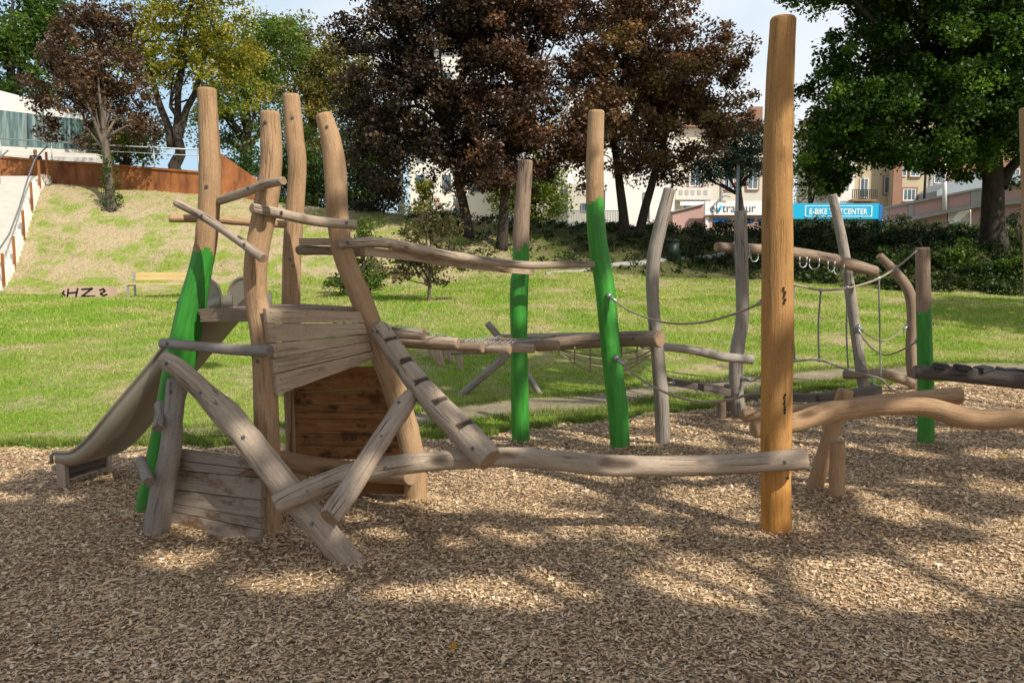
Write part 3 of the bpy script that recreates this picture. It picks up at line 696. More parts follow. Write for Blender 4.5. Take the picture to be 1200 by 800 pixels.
# ------------------------------------------------------------------ slide
N0 = Vector((-1.90, 4.95, 0)); ux = Vector((-.9587, .2840, 0)); wx = Vector((.284, .9587, 0)); SW = .43
slide = thing('slide', N0+ux*1.3, 'stainless steel slide running down to the left from the tower platform', 'slide')
prof = [(-.12, 1.285), (.02, 1.275), (.12, 1.20), (.313, 1.01), (.55, .775), (.788, .545), (1.0, .335), (1.12, .235), (1.22, .178), (1.31, .160), (1.40, .158)]
pp, _ = catmull([Vector((s, 0, z)) for s, z in prof], [1]*len(prof), .03)
mb = MB(); sec = []
HW = .10
for i, p in enumerate(pp):
    t = (pp[min(i+1, len(pp)-1)]-pp[max(i-1, 0)]).normalized(); nn = Vector((-t.z, 0, t.x)); nn = nn if nn.z > 0 else -nn
    def W3(q, w_): return N0+ux*q.x+wx*w_+Vector((0, 0, q.z))
    h = HW; up_ = p+nn*h
    row = [W3(up_, 0), W3(p+nn*.03, .0), W3(p, .03), W3(p, SW-.03), W3(p+nn*.03, SW), W3(up_, SW),
           W3(up_, SW+.004), W3(p+nn*.025-nn*.004, SW+.004), W3(p-nn*.006, SW-.028), W3(p-nn*.006, .028), W3(p+nn*.021, -.004), W3(up_, -.004)]
    sec.append(row)
vs = [v for r in sec for v in r]; nn_ = 12; fs = []
for i in range(len(sec)-1):
    for j in range(nn_):
        a, b_ = i*nn_+j, i*nn_+(j+1) % nn_; fs.append((a, a+nn_, b_+nn_, b_))
mb.add(vs, fs, 0, None, None, [True]*len(fs)); mb.build('chute', M['steel'], slide)
for side in (0, SW):
    mb = MB(); pts = []
    for i, p in enumerate(pp):
        t = (pp[min(i+1, len(pp)-1)]-pp[max(i-1, 0)]).normalized(); nn = Vector((-t.z, 0, t.x)); nn = nn if nn.z > 0 else -nn
        if p.x > .18: pts.append(N0+ux*(p+nn*HW).x+wx*side+Vector((0, 0, (p+nn*HW).z)))
    e = pts[-1]; pts += [e+ux*.035-Vector((0, 0, .03)), e+ux*.03-Vector((0, 0, .085))]
    mb.tube(pts, .013, 10); mb.build('side_rail', M['steel'], slide)
    # rounded entry cheek
    mb = MB(); c0 = N0+ux*.10+wx*side; ring_ = []
    for i in range(13):
        a = PI*i/12; ring_.append(c0+ux*(-.13*math.cos(a))+Vector((0, 0, 1.36+.13*math.sin(a))))
    poly = ring_+[c0+ux*.17+Vector((0, 0, 1.19)), c0-ux*.13+Vector((0, 0, 1.27))]
    off = wx*.008; k = len(poly)
    mb.add(poly+[p+off for p in poly], [tuple(range(k)), tuple(reversed(range(k, 2*k)))]+[(i, i+k, (i+1) % k+k, (i+1) % k) for i in range(k)])
    mb.tube([poly[-1]]+ring_+[poly[-2]], .012, 8); mb.build('entry_cheek', M['steel'], slide)
    mb = MB(); f_ = N0+ux*1.36+wx*(side+(.02 if side == 0 else -.02))
    mb.box(f_+Vector((0, 0, .06)), (.06, .05, .24), None, 0)
    mb.build('leg', M['grey'], slide)
mb = MB(); mb.tube([N0+ux*1.42+wx*-.0+Vector((0, 0, .14)), N0+ux*1.42+wx*SW+Vector((0, 0, .14))], .02, 10); mb.build('end_lip', M['steel'], slide)
mb = MB(); mb.prism([N0+ux*1.33+wx*.05+Vector((0, 0, .145)), N0+ux*1.33+wx*(SW-.05)+Vector((0, 0, .145)), N0+ux*1.33+wx*(SW-.05)+Vector((0, 0, .06)), N0+ux*1.33+wx*.05+Vector((0, 0, .06))], .04); mb.build('crossbar', M['dark'], slide)

# ------------------------------------------------------------------ logs in front of and beside the tower
L('leaning_log', 'long weathered log leaning diagonally across the low plank wall down to the wood chips', 'log', [(418, 668, 3.84, 16), (385, 630, 3.92, 15.5), (330, 565, 4.03, 16), (285, 508, 4.10, 15), (268, 488, 4.13, 16.5), (235, 455, 4.19, 12), (210, 432, 4.22, 11.5), (191, 420, 4.25, 10)], W_GREY, None, None, True, amp=.06, bolts=((.97, -.1), (.82, 0), (.62, .2), (.28, .1)), seed=31)
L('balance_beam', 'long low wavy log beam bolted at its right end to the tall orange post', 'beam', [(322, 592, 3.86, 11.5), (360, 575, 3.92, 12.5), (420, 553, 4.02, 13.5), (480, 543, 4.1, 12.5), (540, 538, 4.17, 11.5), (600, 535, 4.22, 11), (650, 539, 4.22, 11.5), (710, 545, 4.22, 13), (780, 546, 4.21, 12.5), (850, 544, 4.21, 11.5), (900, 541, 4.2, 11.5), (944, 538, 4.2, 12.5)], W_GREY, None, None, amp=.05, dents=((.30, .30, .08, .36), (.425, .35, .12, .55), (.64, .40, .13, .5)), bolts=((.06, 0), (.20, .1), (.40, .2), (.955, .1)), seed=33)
L('cross_strut', 'short thick log crossing steeply in front of the wavy beam, lit cut end down', 'log', [(385, 607, 3.66, 13), (410, 573, 3.80, 13), (435, 533, 3.94, 12), (458, 498, 4.15, 11.5), (470, 480, 4.30, 12), (482, 463, 4.45, 9.5)], W_GREY, None, None, amp=.05, bolts=((.52, 0), (.82, -.2)), seed=35)
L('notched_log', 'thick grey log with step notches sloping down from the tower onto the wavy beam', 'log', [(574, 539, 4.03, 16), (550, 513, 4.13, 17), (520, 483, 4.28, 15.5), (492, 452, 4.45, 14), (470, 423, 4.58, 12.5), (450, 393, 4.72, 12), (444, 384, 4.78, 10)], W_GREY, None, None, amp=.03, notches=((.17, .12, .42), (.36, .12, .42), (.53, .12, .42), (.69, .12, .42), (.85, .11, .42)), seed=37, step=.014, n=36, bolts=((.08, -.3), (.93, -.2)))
Yb = 4.36
big = L('timber_post', 'tallest and nearest round post of fresh orange wood standing in the wood chips', 'post', [(910, 628, Yb, 17), (909, 560, Yb, 17), (910, 480, Yb, 18), (911, 400, Yb, 18.5), (911, 300, Yb, 17.5), (911, 200, Yb, 16.5), (914, 100, Yb, 16), (918, 21, Yb, 15)], W_OR, None, None, True, amp=.025, bolts=((.17, .5),), dents=((.42, .0, .16, .10),), seed=41, n=30)
rr = random.Random(4)
for (yy0, yy1) in ((336, 356), (461, 483)):
    y_ = yy0; mb = MB()
    while y_ < yy1:
        h_ = rr.uniform(2, 4); x_ = 919.5+rr.uniform(-1.1, 1.1); c_ = P(x_, y_+h_/2, Yb-.0885); mb.box(c_, (rr.uniform(.006, .013), .006, h_*PPM(y_, Yb)*.75)); y_ += h_
    mb.build('carved_mark', M['black'], big)

# upper rails leading to the green posts
L('handrail_log', 'wavy weathered log handrail running from the tower top to the right hand green post', 'rail', [(394, 286, 4.76, 5.2), (440, 284, 5.0, 6.3), (480, 290, 5.25, 6.2), (530, 300, 5.6, 5.4), (580, 307, 6.0, 4.8), (620, 310.5, 6.2, 4.6), (660, 310, 6.28, 4.2), (697, 309.5, 6.3, 4.0)], W_GREY, None, None, amp=.06, bolts=((.03, .2),), n=16, seed=51)
mb = MB(); pl = [(428, 294, 4.95, 5), (480, 300, 5.3, 5), (560, 311, 5.95, 4.6), (600, 315.5, 6.28, 4.5), (626, 317.5, 6.42, 4.5)]
for i in range(len(pl)-1):
    a, b_ = pl[i], pl[i+1]
    mb.prism([P(a[0], a[1]-a[3], a[2]), P(b_[0], b_[1]-b_[3], b_[2]), P(b_[0], b_[1]+b_[3], b_[2]), P(a[0], a[1]+a[3], a[2])], .045, 0, .001)
pr = mb.build('handrail_plank', M['board'], loc=P(428, 294, 4.95)); tag(pr, 'flat grey plank handrail sloping just below the wavy log handrail', 'rail')
g1 = L('timber_post', 'thinner post by the plank handrail, green nearly to its brown top', 'post', [(611, 527, 6.55, 11), (609, 460, 6.55, 10.5), (608, 400, 6.55, 9.5), (608, 345, 6.55, 10.5), (610, 315, 6.55, 9.5), (611, 260, 6.55, 9.5), (616, 188, 6.55, 8.5)], W_BR, None, None, True, paint=.715, amp=.06, seed=61, n=18)
g2 = L('timber_post', 'tall leaning post in the middle, bright green below a tan upper third', 'post', [(727, 534, 6.33, 11.5), (724, 480, 6.33, 12), (717, 420, 6.33, 11.5), (709, 340, 6.33, 11.5), (699, 270, 6.33, 11), (697, 200, 6.33, 10.5), (699, 130, 6.33, 9.5)], W_TAN, None, None, True, paint=.755, amp=.03, seed=63, n=20)

# rung bridge
bridge = thing('log_bridge', P(530, 405, 5.7), 'hanging bridge of short round rungs on chains between tower and thick log', 'bridge')
ends = [(497, 392, 4.95), (537, 402, 5.12), (566, 407.5, 5.32), (598, 409.5, 5.54), (626, 408.5, 5.76), (655, 404.5, 5.98)]
chain_pts = [[], []]
for i, (x_, y_, Y_) in enumerate(ends):
    b_ = P(x_, y_, Y_); a_ = b_+Vector((-.56, .20, .015))
    d = (a_-b_); rr_ = .038-.0005*i
    logmesh('rung', [b_, b_+d*.5, a_], [rr_, rr_, rr_], W_GREY if i % 3 != 2 else W_BR, bridge, n=14, amp=.04, seed=70+i)
    chain_pts[0].append(b_+d*.22+Vector((0, 0, rr_+.008))); chain_pts[1].append(b_+d*.78+Vector((0, 0, rr_+.008)))
for cp in chain_pts:
    mb = MB(); cp = [P(458, 392, 4.85)+(cp[0]-P(497, 392, 4.95))]+cp
    tot = []
    for i in range(len(cp)-1):
        kk = max(2, int((cp[i+1]-cp[i]).length/.03))
        for q in range(kk): tot.append(cp[i].lerp(cp[i+1], q/kk))
    for i in range(len(tot)-1):
        d = (tot[i+1]-tot[i]); d.normalize(); s_ = Vector((0, 0, 1)) if i % 2 else d.cross(Vector((0, 0, 1))).normalized()
        mb.torus((tot[i]+tot[i+1])/2, d*1.35, s_*.8, .012, .003, n=8)
    mb.build('chain', M['galv'], bridge)
K_ = L('log_beam', 'thick horizontal log behind the tall leaning green post, cut end facing forward', 'log', [(628, 405, 6.95, 7), (660, 402, 6.85, 8), (700, 399, 6.7, 8.5), (740, 397, 6.45, 9.3), (774, 397, 6.22, 10)], W_BR, None, None, amp=.03, seed=81, n=20, bolts=((.82, -.2),))
L('timber_post', 'curved grey post without paint just right of the tall leaning green post', 'post', [(777, 528, 6.47, 8.3), (775, 470, 6.47, 8.5), (770, 410, 6.5, 8), (765, 350, 6.5, 7.5), (766, 305, 6.5, 8), (774, 265, 6.5, 8), (785, 221, 6.5, 7)], W_SIL, None, None, True, amp=.05, seed=83, n=18)
Yp2 = 7.85
L('timber_post', 'curved grey post without paint, left of the nearest orange post and behind', 'post', [(866, 490, Yp2, 8), (862, 440, Yp2, 8), (864, 408, Yp2, 8), (870, 370, Yp2, 7.5), (869, 300, Yp2, 7.5), (868, 247, Yp2, 7.2)], W_SIL, None, None, True, amp=.06, seed=85, n=18)
L('tie_log', 'thin wavy log bridging two curved grey posts, pale scuff near its right end', 'log', [(752, 404, 6.75, 4.5), (790, 407.5, 6.9, 5), (820, 412, 7.2, 5.2), (850, 418, 7.55, 5.5), (882, 421, 7.62, 5.6)], W_SIL, None, None, amp=.07, seed=87, n=16)
L('stub_post', 'short stub post beside the foot of a curved grey post, the taller of two', 'post', [(854, 481, 8.1, 5), (853, 450, 8.1, 5)], W_BR, None, None, True, n=14, amp=.03)
L('stub_post', 'short stub post beside the foot of a curved grey post, the lower of two', 'post', [(845, 492, 7.8, 5.5), (845, 469, 7.8, 5.3)], W_BR, None, None, True, n=14, amp=.03)
# low stepping planks
steps = [((788, 447.5), (818, 453.5), 7.6, 'left of the three', 0), ((825, 455), (857, 460.5), 7.75, '', 1), ((859, 461), (889, 465.5), 8.05, '', 2), ((925, 466.5), (956, 467), 8.3, '', 3), ((960, 467), (986, 465.5), 8.5, '', 4), ((1001, 463), (1034, 457), 8.8, '', 5)]
slab = ['narrow dark stepping plank next to the curved post beside the green one', 'narrow dark stepping plank pointing at the taller stub post', 'narrow dark stepping plank in front of the curved grey post foot',
        'narrow dark stepping plank immediately right of the nearest orange post', 'narrow dark stepping plank between two others, above the wavy low log', 'narrow dark stepping plank nearest the far bent post']
prev = None
for (a, b_, Y_, _, i) in steps:
    mb = MB(); h = 4.2
    mb.prism([P(a[0], a[1]-h, Y_), P(b_[0], b_[1]-h, Y_+.05), P(b_[0], b_[1]+h, Y_+.05), P(a[0], a[1]+h, Y_)], .16)
    o = mb.build('stepping_plank', M['dark'], loc=P(*a, Y_)); tag(o, slab[i], 'plank', 'stepping planks hung in a low curve')

# ------------------------------------------------------------------ ropes
def rope(name, label, pts, r=.011, mat='rope', sub=8, group=None, cat='rope'):
    C, _ = catmull([P(*p) for p in pts], [1]*len(pts), .05)
    mb = MB(); mb.tube(C, r*.72, 8); o = mb.build(name, M[mat], loc=C[0])
    for (a, b_) in ((C[0], C[3]), (C[-1], C[-4])):
        d = (b_-a).normalized(); m2 = MB(); m2.tube([a-d*.01, a+d*.09], r*1.15, 8); m2.tube([a-d*.02, a+d*.012], r*2.0, 10); m2.build('clamp', M['galv'], o)
    return tag(o, label, cat, group)
rope('rope', 'upper slack rope between the tall leaning green post and the orange post', [(714, 347, 6.24), (740, 365, 6.05), (780, 378, 5.75), (820, 378, 5.4), (860, 368, 4.95), (894, 354, 4.42)])
rope('rope', 'lower slack rope between the tall leaning green post and the orange post', [(723, 420, 6.24), (745, 440, 6.05), (780, 460, 5.7), (815, 470, 5.35), (850, 469, 4.95), (893, 457, 4.42)], .013)
rope('rope', 'short slack rope tied low on a curved grey post behind the orange post', [(871, 443, 7.78), (880, 447, 7.7), (890, 441, 7.6), (904, 426, 7.5)], .012)
rope('rope', 'short tight rope linking the curved grey post to the first stepping plank', [(776, 446, 6.5), (782, 448, 6.9), (789, 448, 7.58)], .01)
# sagging net under the thick log
mb = MB()
def netp(u_, v_):
    x_ = 655+u_*110; y0_ = 408-u_*6; sag = 30*math.sin(PI*min(1, max(0, u_*.9+.05)))*(v_ if v_ < .5 else 1-v_)*2
    return P(x_, y0_+sag+u_*v_*14, 6.75-.2*u_+.75*v_)
for i in range(7):
    mb.tube([netp(i/6, q/10) for q in range(11)], .007, 6)
for j in range(1, 6):
    mb.tube([netp(q/12, j/6) for q in range(13)], .007, 6)
o = mb.build('climbing_net', M['rope'], loc=netp(0, 0)); tag(o, 'small sagging rope net slung under the thick log beside the green post', 'net')
# right hand rope ladder
net = thing('rope_ladder', P(990, 340, 5.3), 'slack rope ladder net between the orange post and the right hand green post', 'rope net')
def rpart(pts, r=.010, mat='ropeb', name='rope'):
    C, _ = catmull([P(*p) for p in pts], [1]*len(pts), .05); mb = MB(); mb.tube(C, r*.65, 8); mb.build(name, M[mat], net)
rpart([(1074, 294, 6.48), (1055, 310, 6.2), (1030, 326, 5.85), (1000, 336, 5.5), (965, 340, 5.1), (928, 333, 4.5)], .012, 'rope')
rpart([(928, 422, 4.5), (932, 423, 4.6), (961, 422, 5.08), (995, 434, 5.45), (1020, 440, 5.7), (1032, 444, 5.85), (1045, 456, 6.1)], .011)
rpart([(931, 334, 4.56), (929, 375, 4.57), (931, 422, 4.58)]); rpart([(962, 340, 5.06), (959, 380, 5.07), (960, 422, 5.08)])
rpart([(993, 337, 5.4), (992, 390, 5.42), (994, 433, 5.44)]); rpart([(1030, 326, 5.85), (1031, 390, 5.86), (1032, 443, 5.87)])
for (x_, y_, Y_) in ((931, 422, 4.58), (960, 422, 5.08), (994, 433, 5.44), (962, 340, 5.06), (993, 337, 5.4), (1030, 326, 5.85)):
    mb = MB(); p = P(x_, y_, Y_); mb.tube([p-Vector((.014, 0, 0)), p-Vector((.007, 0, 0)), p+Vector((.007, 0, 0)), p+Vector((.014, 0, 0))], [.008, .013, .013, .008], 8); mb.build('clamp', M['galv'], net)
rope('rope', 'upper of two slack ropes between the straight far post and the bent post', [(1006, 383, 9.5), (1020, 394, 9.55), (1040, 398, 9.6), (1064, 382, 9.7)], .014)
rope('rope', 'lower of two slack ropes, reaching from the straight far post to the green post', [(1005, 384, 9.5), (1015, 401, 9.2), (1032, 415, 8.5), (1050, 413, 7.6), (1075, 400, 6.6)], .012)
rope('rope', 'short slanting rope by the foot of the straight far post', [(1009, 422, 9.55), (1018, 436, 9.4), (1026, 452, 9.2)], .012)

# ------------------------------------------------------------------ right hand group
H_ = L('ring_beam', 'overhead brown log with steel hand hoops hanging below it', 'beam', [(839, 289, 8.2, 5.5), (870, 291, 8.3, 6), (920, 295, 8.6, 6.5), (960, 301, 8.9, 7), (990, 308, 9.15, 7.2), (1026, 318, 9.35, 6)], W_BR, None, None, amp=.05, seed=91, n=18)
hoops = [(872, 299, 8.25, 'hand hoop closest to the curved grey post'), (884, 301, 8.35, 'hand hoop half hidden by the orange post'), (923, 304, 8.52, 'hand hoop appearing right beside the orange post'), (941, 308, 8.62, 'second hand hoop right of the orange post'), (954, 310, 8.72, 'middle hand hoop of the right hand row'), (974, 313, 8.88, 'hand hoop before the last, near the straight far post'), (983, 317, 8.95, 'last hand hoop before the straight far post')]
for i, (x_, y_, Y_, lb) in enumerate(hoops):
    mb = MB(); c_ = P(x_, y_, Y_); a1 = Vector((.9, .4 if i % 2 else -.5, 0)).normalized()
    mb.torus(c_, a1, Vector((0, 0, -1)), .052, .008, 0, PI, 12)
    mb.tube([c_+a1*.052, c_+a1*.052+Vector((0, 0, .07))], .008, 6); mb.tube([c_-a1*.052, c_-a1*.052+Vector((0, 0, .07))], .008, 6)
    o = mb.build('hand_hoop', M['galv'], loc=c_); tag(o, 'steel '+lb+', below the overhead log', 'hoop', 'hand hoops under the overhead log')
L('timber_post', 'straight far grey post tilting left behind the overhead log', 'post', [(1013, 459, 9.6, 6.3), (1007, 420, 9.6, 6.3), (999, 360, 9.6, 6), (990, 300, 9.6, 6), (981, 255, 9.6, 5.5), (975, 228, 9.6, 5)], W_SIL, None, None, True, amp=.05, seed=93, n=16)
L('timber_post', 'sharply bent grey brown post beside the right hand green post', 'post', [(1073, 456, 9.7, 7), (1068, 420, 9.7, 6), (1069, 370, 9.7, 6), (1064, 340, 9.7, 6), (1048, 318, 9.7, 5.5), (1030, 299, 9.7, 4.5)], W_BR, None, None, True, amp=.05, seed=95, n=16)
p5 = L('timber_post', 'straight right hand post, brown above and green below its middle', 'post', [(1085, 526, 6.55, 9), (1085, 460, 6.55, 9), (1083, 380, 6.55, 8.3), (1081, 290, 6.55, 8)], W_BR, None, None, True, paint=.71, amp=.02, seed=97, n=20)
L('low_log', 'low curved log lying between the two far posts, dark round end', 'log', [(988, 439, 9.55, 5), (1010, 439, 9.5, 4.5), (1030, 437, 9.5, 5), (1050, 442, 9.5, 5.5), (1069, 449, 9.55, 5.5)], W_BR, None, None, amp=.06, seed=99, n=14)
Mlog = L('tread_log', 'dark horizontal log carrying black rubber treads right of the green post', 'log', [(1071, 436, 6.3, 8), (1110, 437.5, 6.25, 9), (1150, 441, 6.2, 9.5), (1200, 446, 6.1, 10), (1290, 456, 5.95, 10.5)], W_DK, None, None, amp=.03, seed=101, n=20)
rr = random.Random(3); tx = [1103, 1128, 1152, 1174, 1186, 1199, 1222, 1250]
tl = ['first rubber tread on the dark log, closest to the green post', 'second rubber tread on the dark log', 'third rubber tread on the dark log, lying skewed', 'fourth rubber tread on the dark log, tipped up', 'fifth rubber tread on the dark log', 'sixth rubber tread on the dark log', None, None]
for i, x_ in enumerate(tx):
    if tl[i] is None: continue
    yt = 428+(x_-1071)*.076-1.5; c_ = P(x_, yt, 6.2)
    q = Quaternion((0, 0, 1), rr.uniform(-.6, .6)) @ Quaternion((0, 1, 0), rr.uniform(-.2, .3))
    mb = MB(); mb.box(c_, (.10, .13, .028), q); mb.box(c_+Vector((0, 0, .018)), (.085, .115, .012), q)
    o = mb.build('rubber_tread', M['rubber'], loc=c_); tag(o, 'black '+tl[i], 'tread', 'black rubber treads on the dark log')
L('low_log', 'thick wavy low log passing behind the orange post toward the right edge', 'log', [(882, 503, 4.92, 10), (922, 497, 4.95, 11), (969, 484, 5.0, 12), (1015, 478, 5.02, 11), (1060, 476, 5.0, 10), (1092, 478, 4.97, 11.5), (1123, 487, 4.92, 13), (1154, 491, 4.88, 12), (1200, 488, 4.82, 11), (1290, 478, 4.7, 11)], W_TAN, None, None, amp=.07, dents=((.17, .9, .1, .28),), seed=103, n=24)
L('low_log', 'straight low log lying right behind the thick wavy low log', 'log', [(870, 487, 5.42, 8), (950, 481, 5.38, 8.5), (1040, 470, 5.34, 8.8), (1127, 463, 5.25, 10)], W_TAN, None, None, amp=.04, seed=105, n=20)
L('support_post', 'leaning short post holding up the thick wavy low log', 'post', [(953, 579, 5.18, 9.5), (964, 540, 5.19, 9), (976, 500, 5.22, 9), (987, 470, 5.24, 9.5), (991, 456, 5.24, 9)], W_TAN, None, None, True, amp=.06, seed=107, n=18)
L('stub_post', 'short upright stub post right of the leaning support post', 'post', [(980, 592, 4.97, 9), (981, 555, 4.97, 9), (981.5, 518, 4.97, 8.5)], W_TAN, None, None, True, amp=.03, seed=109, n=18)
L('timber_post', 'tall post cut off by the right edge of the photograph', 'post', [(1216, 560, 5.5, 11), (1214, 400, 5.5, 11), (1210, 250, 5.5, 11), (1206, 126, 5.5, 10.5)], W_TAN, None, None, True, amp=.04, seed=111, n=16)

# ------------------------------------------------------------------ far climbing frame on the lawn
g_a = GT(542, 461); g_b = GT(632, 461); Yx = g_a.y
L('frame_log', 'sloping grey log of the far crossed frame, foot to the left', 'log', [(542, 461, Yx, 4.6), (570, 437, Yx, 4.8), (602, 409, Yx, 4.6)], W_SIL, None, None, True, amp=.04, n=14)
L('frame_log', 'steep grey log of the far crossed frame, top end sticking up left', 'log', [(632, 461, Yx+.1, 3.5), (605, 420, Yx+.12, 4), (571, 378, Yx+.12, 4.2)], W_SIL, None, None, True, amp=.04, n=14)
L('frame_log', 'long horizontal log resting in the fork of the far crossed frame', 'log', [(582, 395, Yx+.2, 3.6), (650, 393.5, Yx+.35, 3.6), (760, 392, Yx+.6, 3.5)], W_SIL, None, None, amp=.04, n=14)
L('frame_log', 'short crooked log pointing left from the far crossed frame', 'log', [(529, 413, Yx+.15, 3.3), (550, 412, Yx+.1, 3.6), (575, 411, Yx, 3.2), (596, 406, Yx-.1, 3)], W_SIL, None, None, amp=.12, n=14)
stumps = [((508, 420), (498, 389), 4, 'tallest pale stub post of the far cluster, leaning left'), ((517, 428), (508, 398), 4.5, 'pale stub post of the far cluster with a shaded foot'), ((522, 420), (520, 392), 3.3, 'pale stub post at the back of the far cluster'), ((530, 425), (526, 408), 4, 'lowest broad pale stub post of the far cluster'), ((540, 433), (538, 405), 3.2, 'thin pale stub post carrying the short crooked log')]
for (a, b_, r_, lb) in stumps:
    Y_ = GY(*a); L('stub_post', lb, 'post', [(a[0], a[1], Y_, r_), (b_[0], b_[1], Y_, r_*.95)], (M['board'], M['end'], M['green']), 'far cluster of pale stub posts', None, True, n=12, amp=.02)

# ------------------------------------------------------------------ bench, block, bin, lamps
def frame_of(p0, p1):
    e = (p1-p0); ln = e.length; e.normalize(); return e, ln
yb_ = GY(150, 348.5); b0 = P(148, 348, yb_); b1 = P(222, 348, yb_); 
bench = thing('park_bench', (b0+b1)/2, 'yellow slatted park bench at the foot of the dry bank', 'bench')
bw = b1.x-b0.x; bz = tz((b0.x+b1.x)/2, yb_); bc = (b0.x+b1.x)/2
mb = MB()
for k_ in range(4): mb.box((bc, yb_+.02+.12*k_, bz+.44), (bw, .105, .035))
mb.build('seat', M['bench'], bench)
mb = MB()
for k_ in range(2): mb.box((bc, yb_+.50+.03*k_, bz+.62+.13*k_), (bw, .03, .115))
mb.build('backrest', M['bench'], bench)
for s_ in (-.47, .47):
    x_ = bc+bw*s_; mb = MB(); mb.box((x_, yb_, bz+.2), (.05, .05, .48)); mb.box((x_, yb_+.46, bz+.38), (.05, .05, .86)); mb.box((x_, yb_+.2, bz+.40), (.05, .5, .04)); mb.build('leg', M['lampgrey'], bench)
yh = GY(95, 349); h0, h1 = P(74, 349, yh), P(128, 349, yh); ht = P(74, 336, yh).z
blk = thing('concrete_block', ((h0.x+h1.x)/2, yh, h0.z), 'low pinkish concrete block sprayed with black graffiti letters', 'block')
mb = MB(); mb.box(((h0.x+h1.x)/2, yh+.25, (ht+h0.z)/2-.05), (h1.x-h0.x, .5, ht-h0.z+.1)); mb.build('body', M['hzb'], blk)
mb = MB()
def stroke(pts):
    for i in range(len(pts)-1):
        a = P(*pts[i], yh-.006); b2 = P(*pts[i+1], yh-.006); d = (b2-a); an = math.atan2(d.z, d.x)
        mb.box((a+b2)/2, (d.length+.04, .006, .055), Quaternion((0, 1, 0), -an))
stroke([(80, 339), (79, 347.5)]); stroke([(91, 338), (89, 347.5)]); stroke([(80, 343.5), (90, 342.5)])
stroke([(96, 339), (108, 338)]); stroke([(108, 338), (96, 347)]); stroke([(96, 347), (111, 347)])
stroke([(117, 340), (121, 338.5), (123, 341), (118, 344), (121, 346.5), (125, 345)]); stroke([(75, 341), (73.5, 343.5), (76, 346)])
mb.build('graffiti', M['black'], blk)
g_ = GT(788, 305); binb = thing('litter_bin', g_, 'dark green litter bin standing on the lawn before the hedge', 'litter bin')
s_ = PPM(300, g_.y); mb = MB(); mb.tube([g_+Vector((0, 0, .05)), g_+Vector((0, 0, 21*s_))], [7*s_, 7.6*s_], 20); mb.build('body', M['binm'], binb)
mb = MB(); mb.tube([g_+Vector((0, 0, 21.3*s_)), g_+Vector((0, 0, 23.5*s_)), g_+Vector((0, 0, 25*s_))], [8*s_, 7.6*s_, 4*s_], 20); mb.build('lid', M['darkpole'], binb)
mb = MB(); mb.box(g_+Vector((0, 0, .03)), (8*s_, 8*s_, .08)); mb.build('base', M['darkpole'], binb)
g_ = GT(862, 304); lam = thing('street_lamp', g_, 'slim grey street lamp with flat head in front of the white shop sign', 'street lamp')
tp = P(862, 192, g_.y); mb = MB(); mb.tube([g_-Vector((0, 0, .1)), Vector((g_.x, g_.y, tp.z))], [.085, .055], 12); mb.build('pole', M['lampgrey'], lam)
mb = MB(); mb.tube([Vector((g_.x, g_.y, tp.z)), Vector((g_.x, g_.y, tp.z+.08)), Vector((g_.x, g_.y, tp.z+.14))], [.10, .30, .26], 16); mb.build('lamp_head', M['darkpole'], lam)
mb = MB(); mb.tube([Vector((g_.x, g_.y, g_.z-.05)), Vector((g_.x, g_.y, g_.z+.7))], [.11, .10], 12); mb.build('base', M['lampgrey'], lam)
g_ = Vector((P(470, 258, 38).x, 38, 0)); g_.z = tz(g_.x, 38)
mast = thing('street_lamp', g_, 'white lamp mast standing among the dark red trees left of the kiosk', 'street lamp')
tp = P(470, 128, 38); mb = MB(); mb.tube([g_-Vector((0, 0, .1)), Vector((g_.x, 38, tp.z))], [.16, .09], 12); mb.build('pole', M['signwhite'], mast)
mb = MB(); mb.tube([Vector((g_.x-.9, 38, tp.z+.05)), Vector((g_.x, 38, tp.z))], .04, 8); mb.box((g_.x-1.1, 38, tp.z+.05), (.6, .25, .1)); mb.build('lamp_head', M['lampgrey'], mast)
g_ = GT(1081, 275); dp = thing('lamp_post', g_, 'thin black pole rising from the hedge in front of the ochre house', 'pole')
tp = P(1081, 120, g_.y); mb = MB(); mb.tube([g_-Vector((0, 0, .1)), Vector((g_.x, g_.y, tp.z))], [.10, .08], 10); mb.build('pole', M['darkpole'], dp)
mb = MB(); mb.tube([Vector((g_.x, g_.y, tp.z)), Vector((g_.x, g_.y, tp.z+.3)), Vector((g_.x, g_.y, tp.z+.4))], [.1, .25, .1], 12); mb.build('lamp_head', M['darkpole'], dp)

# ------------------------------------------------------------------ stairs, rust wall and pavilion on the left
e0_ = Vector((-17.3, 25.8, 0)); e1_ = Vector((-20.45, 34.2, 0)); nst = 26
def stz(t):
    q = e0_.lerp(e1_, t); return max(tz(q.x, q.y), tz(q.x-1.5, q.y))+.16
stair = thing('stairs', e0_+Vector((-1.4, 0, tz(-18, 26))), 'wide pale concrete outdoor stairs climbing the bank at the left edge', 'stairs')
mb = MB(); z0s = tz(-17.6, 25.6)+.02; z1s = 5.35
for i in range(nst):
    t = i/nst; c_ = e0_.lerp(e1_, t+.5/nst); z = stz((i+1)/nst)
    mb.box((c_.x-1.75, c_.y, z-.45), (3.5, (e1_.y-e0_.y)/nst+.012, .9))
mb.build('steps', M['concrete'], stair)
mb = MB()
for i in range(nst):
    c_ = e0_.lerp(e1_, (i+.5)/nst); z = stz((i+1)/nst); mb.box((c_.x+.09, c_.y, z-.30), (.17, (e1_.y-e0_.y)/nst+.002, .75))
mb.build('side_wall', M['white'], stair)
rail = thing('stair_railing', e0_+Vector((0, 0, z0s)), 'stair handrail of rusty flat posts and silver rail beside the pale stairs', 'railing')
rp = []
